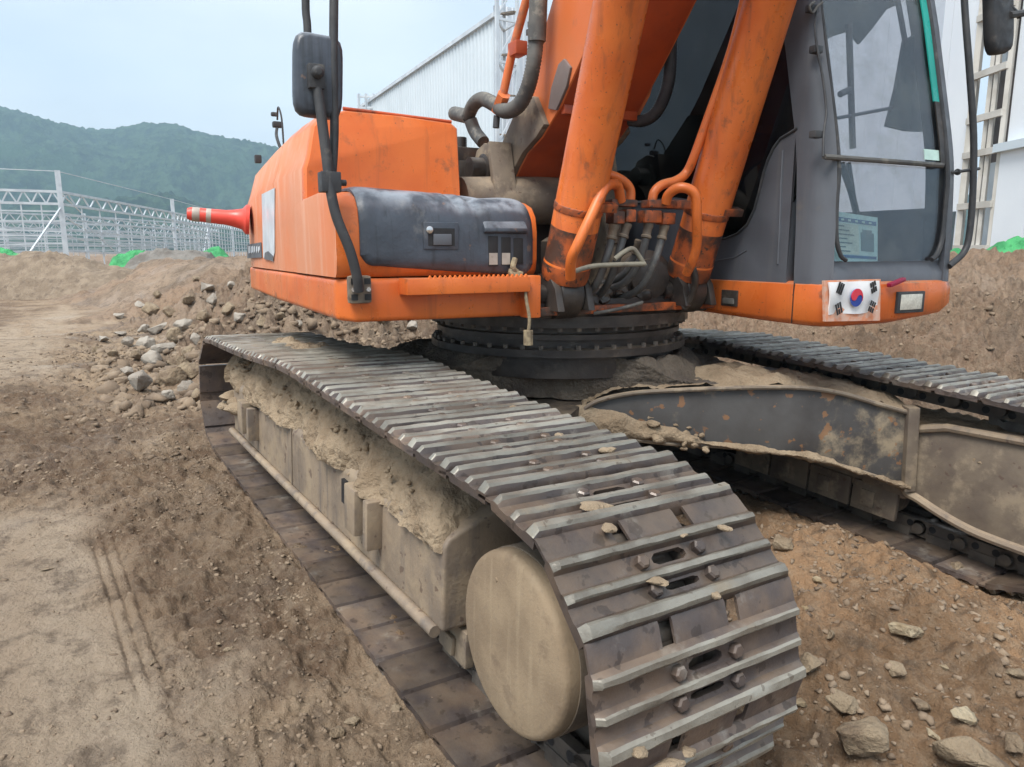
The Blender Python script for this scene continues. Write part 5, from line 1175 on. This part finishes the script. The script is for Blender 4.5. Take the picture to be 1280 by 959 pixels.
# permit sheet behind the lower windscreen
gF = 1.185
pc = [U(1029, 262, 0, gF), U(1097, 272, 0, gF), U(1097, 329, 0, gF), U(1036, 326, 0, gF)]
def sheet(name, u0, v0, u1, v1, m, par, off):
    P = [(pc[0]*(1-u)+pc[1]*u)*(1-v)+(pc[3]*(1-u)+pc[2]*u)*v for u, v in ((u0, v0), (u1, v0), (u1, v1), (u0, v1))]; A_ = [p+np.array([off, 0, 0]) for p in P]
    return part(name, MB().add(A_+[p-np.array([.0012, 0, 0]) for p in A_], [(0, 1, 2, 3), (7, 6, 5, 4), (0, 4, 5, 1), (1, 5, 6, 2), (2, 6, 7, 3), (3, 7, 4, 0)]), m, par)
ps = sheet('permit_sheet', 0, 0, 1, 1, m_paper, cab, 0); ps['label'] = 'pale cyan permit sheet in the lower windscreen'
sheet('print_header', .2, .10, .97, .19, m_paperblue, cab, .0015); sheet('print_footer', .2, .86, .97, .92, m_paperblue, cab, .0015); sheet('print_field', .2, .22, .62, .84, m_papergreen, cab, .0015)
for k in range(7): sheet('print_line', .23, .26+k*.085, .35+.22*((k*37) % 5)/5, .285+k*.085, m_papergrey, cab, .003)
sheet('print_picture', .66, .36, .92, .76, m_papergrey, cab, .0015); sheet('print_picture', .70, .30, .88, .37, m_papergrey, cab, .0015)
for k in range(5): sheet('print_mark', .30+k*.13, .125, .35+k*.13, .165, m_paper, cab, .003)
rows = [[(ff(z)-.014, l, z) for l in (LL-.245, LL-.125)] for z in (1.655, 1.70)]; part('window_sticker', MB().solid_grid(rows, (-.003, 0, 0)), m_papergreen, cab)
# interior: seat, armrests, levers, visor, hung cloth, guard bar
st_ = part('seat', MB().box((.05, .70, 1.36), (.52, 1.16, 1.50)), m_seat, cab, bevel=.04, seg=3)
part('seat_back', MB().box((-.06, .0, 0), (.06, .44, .62), Matrix.Rotation(radians(-12), 3, 'Y'), (.02, .71, 1.46)), m_seat, cab, bevel=.04, seg=3)
part('head_rest', MB().box((-.13, .80, 2.10), (-.04, 1.06, 2.30)), m_seat, cab, bevel=.03, seg=3)
part('seat_base', MB().box((.05, .74, 1.13), (.5, 1.12, 1.36)), m_seat, cab, bevel=.02)
for l in (.60, 1.20):
    part('console', MB().box((.15, l-.06, 1.13), (.62, l+.06, 1.53)), m_seat, cab, bevel=.02); part('control_lever', MB().tube([(.58, l, 1.53), (.62, l, 1.66)], .012, 8).lathe([(.018, 0), (.024, .03), (.020, .09), (.010, .10)], (.615, l, 1.64), (.2, 0, 1), 14), m_rubber, cab)
for l in (.83, .98):
    part('travel_lever', MB().tube([(.98, l, 1.15), (1.0, l, 1.40), (.93, l, 1.66)], .011, 8), m_rubber, cab); part('travel_pedal', MB().box((.92, l-.05, 1.16), (1.08, l+.05, 1.20)), m_greasy, cab, bevel=.006)
part('dash_pad', MB().box((.95, LR+.07, 1.13), (1.14, LR+.20, 1.30)).box((1.02, .75, 1.135), (1.16, 1.2, 1.19)), m_seat, cab, bevel=.02)
vz = [(LR+.05, 2.66), (LL-.12, 2.66)]+[(p[1], p[2]) for p in PU([(1126, -30), (1122, 6), (1108, 12), (1090, 36), (1074, 55), (1061, 39), (1040, 46), (1018, 56)], 0, .95)]
part('sun_visor', MB().prism(vz, 0, .94, .952), m_cloth, cab)
cl = [U(x, y, 0, .95) for x, y in ((1128, 52), (1150, 38), (1168, 90), (1174, 150), (1160, 158), (1150, 165), (1130, 164), (1106, 158), (1118, 110))]
part('hung_cloth', MB().prism([(p[1], p[2]) for p in cl], 0, .945, .965), m_cloth, cab)
for pa, pb, r_ in (((1061, 30), (1066, 186), .014), ((1040, 149), (1115, 135), .008), ((1050, 118), (1062, 112), .014), ((1122, 0), (1132, 55), .012)):
    part('guard_bar', MB().tube([U(*pa, 0, .98), U(*pb, 0, .98)], r_, 10), m_cabgrey, cab)
pa = [U(1052, 205, 0, 1.15), U(1064, 240, 0, 1.13), U(1072, 272, 0, 1.12)]; part('wiper_arm', MB().tube(pa, .014, 8), m_rubber, cab)

# ================================================================== ROCKS
def rock_mesh(name, seed, m, flat=.75):
    rg = random.Random(seed); bm = bmesh.new()
    for k in range(15):
        v = Vector((rg.gauss(0, 1), rg.gauss(0, 1), rg.gauss(0, 1))).normalized()*rg.uniform(.75, 1.05); bm.verts.new((v.x, v.y*.85, v.z*flat))
    bmesh.ops.convex_hull(bm, input=bm.verts[:]); bmesh.ops.delete(bm, geom=[v for v in bm.verts if not v.link_faces], context='VERTS')
    bmesh.ops.triangulate(bm, faces=bm.faces[:]); bmesh.ops.bevel(bm, geom=bm.edges[:], offset=.07, segments=1, affect='EDGES', clamp_overlap=True)
    bmesh.ops.triangulate(bm, faces=bm.faces[:]); bmesh.ops.subdivide_edges(bm, edges=bm.edges[:], cuts=2, use_grid_fill=True)
    co = np.array([v.co[:] for v in bm.verts]); d = .11*fbm3(co[:, 0]*3+seed, co[:, 1]*3, co[:, 2]*3, seed % 91, 3)
    for v, q in zip(bm.verts, d): v.co *= 1+q
    me = bpy.data.meshes.new(name); bm.to_mesh(me); bm.free(); me.materials.append(m)
    me.polygons.foreach_set('use_smooth', [True]*len(me.polygons)); me.set_sharp_from_angle(angle=radians(32)); return me
def gpx(px, py):                                     # where a pixel's ray meets the ground
    d = rayw(px, py); t = np.geomspace(.8, 60, 900); P = CAM[None]+d[None]*t[:, None]
    k = np.nonzero(P[:, 2] <= ground_h(P[:, 0], P[:, 1]))[0]
    return P[k[0]] if len(k) else P[-1]
BASE = {k: [rock_mesh('rock', s+i*13, m) for i in range(4)] for k, s, m in (('p', 100, m_rock), ('w', 200, m_rockw), ('g', 300, m_rockg))}
rgk = random.Random(77)
def rock(px, py, wpx, kind, label, flat=.75, i=None, sink=.25, rot=None, group=None, name='rock'):
    p = gpx(px, py); dep = float((p-CAM)@fwd); r = wpx/2*dep/FPX
    o = link(name, BASE[kind][rgk.randrange(4) if i is None else i]); o.location = p+np.array([0, 0, r*flat*(.75-sink)]); o.scale = (r, r*rgk.uniform(.8, 1.0), r*flat*1.15)
    o.rotation_euler = (rgk.uniform(-.3, .3), rgk.uniform(-.3, .3), rgk.uniform(0, 6.28) if rot is None else rot); tag(o, label, 'rock', group); return o
for a in ((1132, 800, 50, 'w', 'pale yellowish rock alone in a hollow between the tracks', .8),
          (1052, 888, 44, 'p', 'rounded tan rock right of the near track, above the big split rock', .85),
          (1075, 935, 84, 'p', 'large split brown rock at the bottom edge right of the track', .75),
          (1012, 840, 40, 'p', 'pointed tan rock touching the right edge of the near track', .9),
          (1000, 882, 24, 'w', 'small pale flat stone under the pointed rock by the track', .6),
          (1120, 842, 34, 'p', 'flat pale stone below the yellowish rock between the tracks', .6),
          (1205, 900, 52, 'w', 'thin pale slab lying tilted at the lower right', .4),
          (1210, 948, 110, 'p', 'broad buff boulder cut by the bottom edge at the lower right', .5),
          (1150, 884, 28, 'p', 'small buff stone between the flat stone and the slab', .6),
          (1165, 922, 26, 'w', 'small whitish stone left of the broad buff boulder', .6),
          (1268, 935, 40, 'p', 'brown rock at the right edge beside the broad boulder', .7),
          (978, 687, 30, 'p', 'round tan stone at the edge of the track near the far shoes', .9),
          (1022, 728, 16, 'w', 'tiny white stone on the soil between the tracks', .7),
          (1006, 762, 11, 'w', 'white pebble close to the right edge of the near track', .8),
          (1035, 795, 24, 'p', 'tan stone left of the pale yellowish rock', .6),
          (1195, 712, 22, 'p', 'tan stone lying against the far track shoes', .7),
          (1180, 838, 17, 'w', 'pale upright chip right of the yellowish rock', .9),
          (1270, 845, 30, 'p', 'dull brown stone by the right edge under the far track', .5)):
    rock(*a)
for a in ((175, 488, 44, 'g', 'largest pale grey rock at the foot of the rubble beside the track', .8),
          (192, 458, 40, 'g', 'grey rock lying just above the largest rubble rock', .7), (160, 470, 20, 'g', 'small grey rock left of the largest rubble rock', .8)):
    rock(*a, sink=.05)
RB = []
for k, (px, py, s) in enumerate([(215, 480, 30), (232, 492, 26), (225, 462, 28), (205, 440, 30), (240, 470, 30), (185, 436, 22), (222, 428, 26), (200, 415, 24), (235, 445, 22), (180, 415, 18), (246, 500, 18), (212, 500, 22), (190, 392, 20), (232, 410, 24), (172, 448, 16), (160, 432, 16), (142, 446, 14), (150, 420, 14), (214, 395, 18), (246, 428, 18), (255, 400, 22), (268, 380, 24), (285, 392, 20), (300, 402, 18), (330, 405, 18), (260, 365, 20), (235, 378, 16), (130, 428, 15), (122, 440, 12), (175, 385, 14), (198, 372, 14), (148, 398, 12), (350, 398, 14), (375, 410, 16), (245, 352, 12), (290, 360, 14), (480, 404, 22), (515, 412, 18)]):
    RB.append((px, py, s, k))
ORD = ['first', 'second', 'third', 'fourth', 'fifth', 'sixth', 'seventh', 'eighth', 'ninth', 'tenth', 'eleventh', 'twelfth', 'thirteenth', 'fourteenth', 'fifteenth']
for lo_y, hi_y, band in ((0, 386, 'top band'), (386, 412, 'upper band'), (412, 450, 'middle band'), (450, 999, 'foot')):
    for q, (px, py, s, k) in enumerate(sorted(r for r in RB if lo_y <= r[1] < hi_y)):
        rock(px, py, s*1.3, 'g' if k % 2 else 'p', '%s broken rock from the left in the %s of the rubble slope' % (ORD[q], band), rgk.uniform(.6, .95), sink=.32, group='broken rocks of the rubble slope')
for k, (px, py, s) in enumerate([(286, 814, 15), (300, 798, 8), (273, 806, 10), (60, 712, 26), (495, 888, 18), (262, 928, 16), (440, 905, 24), (420, 920, 30), (350, 750, 14), (190, 830, 14)]):
    rock(px, py, s, 'p', ['dark clod lying in the middle of the muddy ground at left', 'smallest dark clod of the three at left', 'dark clod left of the biggest clod', 'pale dried patch of soil near the left edge', 'tan stone beside the lower shoes of the near track', 'brown clod near the bottom edge at left', 'flat clod flake near the bottom shoes', 'broad flat soil flake near the bottom edge', 'small clod on the ridged soil at left', 'low clod on the smooth grey soil'][k], .55 if k != 3 else .15, sink=.2, name='clod')
# ---- pebbles and crumbs: one uncountable scatter
rs = np.random.RandomState(3); zones = [(-1.6, 1.9, -2.7, -1.52, 9000, .003, .014), (.25, 2.6, -.86, .84, 8000, .003, .022), (1.9, 2.9, -1.6, 0, 700, .004, .018), (-9, -2.6, -2.4, 3.0, 2600, .008, .045), (-3, 4, 1.7, 6.5, 7000, .006, .035), (-5.6, -2.7, -1.9, .9, 3600, .012, .075), (-4.6, -2.7, -1.9, -.4, 800, .02, .12), (-6, -1.4, -3.6, -1.5, 5000, .005, .024)]
shapes = []
for sd_ in range(7):
    rg_ = random.Random(900+sd_); bm = bmesh.new()
    for k in range(11):
        v = Vector((rg_.gauss(0, 1), rg_.gauss(0, 1), rg_.gauss(0, 1))).normalized(); bm.verts.new(v*rg_.uniform(.7, 1.1))
    bmesh.ops.convex_hull(bm, input=bm.verts[:]); bmesh.ops.delete(bm, geom=[v for v in bm.verts if not v.link_faces], context='VERTS'); bmesh.ops.triangulate(bm, faces=bm.faces[:]); bm.verts.index_update()
    shapes.append((np.array([v.co[:] for v in bm.verts]), np.array([[v.index for v in f.verts] for f in bm.faces]))); bm.free()
VV, FF = [], []; off = 0
for x0, x1, y0, y1, n_, r0, r1 in zones:
    x = rs.uniform(x0, x1, n_); y = rs.uniform(y0, y1, n_); r = r0+(r1-r0)*rs.rand(n_)**3.2
    keep = rs.rand(n_) > .75*smooth_mask(x, y); clump = vn2(x*2.5, y*2.5, 401) > rs.uniform(-.9, .5, n_); k = keep & clump
    x, y, r = x[k], y[k], r[k]; z = ground_h(x, y); n_ = len(x)
    kk = rs.randint(0, 7, n_); an = rs.rand(n_)*6.28; sc3 = (1+.6*(rs.rand(n_, 3)-.5))*np.array([1, 1, .72])
    for q in range(7):
        m_ = kk == q; c_ = int(m_.sum())
        if not c_: continue
        pv, pf = shapes[q]; sh = pv[None]*sc3[m_][:, None, :]*r[m_][:, None, None]; ca_n, sa_n = np.cos(an[m_])[:, None], np.sin(an[m_])[:, None]
        sh = np.stack([sh[..., 0]*ca_n-sh[..., 1]*sa_n, sh[..., 0]*sa_n+sh[..., 1]*ca_n, sh[..., 2]], -1)
        VV.append((sh+np.stack([x[m_], y[m_], z[m_]-r[m_]*.02], 1)[:, None, :]).reshape(-1, 3)); FF.append((pf[None]+(np.arange(c_)*len(pv))[:, None, None]+off).reshape(-1, 3)); off += c_*len(pv)
pb = link('pebbles', fast_mesh('pebbles', np.concatenate(VV), np.concatenate(FF), m_pebble, False)); tag(pb, 'loose soil crumbs and pebbles scattered over the ground', 'pebbles', kind='stuff')

# ================================================================== HAZE
HZ = True
if HZ:
    hm = bpy.data.materials.new('thin_haze'); hm.use_nodes = True; t = hm.node_tree; t.nodes.clear(); o_ = t.nodes.new('ShaderNodeOutputMaterial'); pvn = t.nodes.new('ShaderNodeVolumePrincipled')
    pvn.inputs['Color'].default_value = (.55, .80, 1.0, 1); pvn.inputs['Density'].default_value = .0008; pvn.inputs['Anisotropy'].default_value = .15; t.links.new(pvn.outputs[0], o_.inputs['Volume'])
    zmin = float(min(gz.min(), -6))-4
    hz = MB().box((-1260, -1260, zmin), (1260, 1260, 262)).build('haze', hm); tag(hz, 'thin pale haze over the whole site', 'haze', kind='stuff')
scene.cycles.volume_bounces = 0; scene.cycles.volume_step_rate = 8; scene.cycles.max_bounces = 6; scene.cycles.diffuse_bounces = 3; scene.cycles.glossy_bounces = 3; scene.cycles.transparent_max_bounces = 16
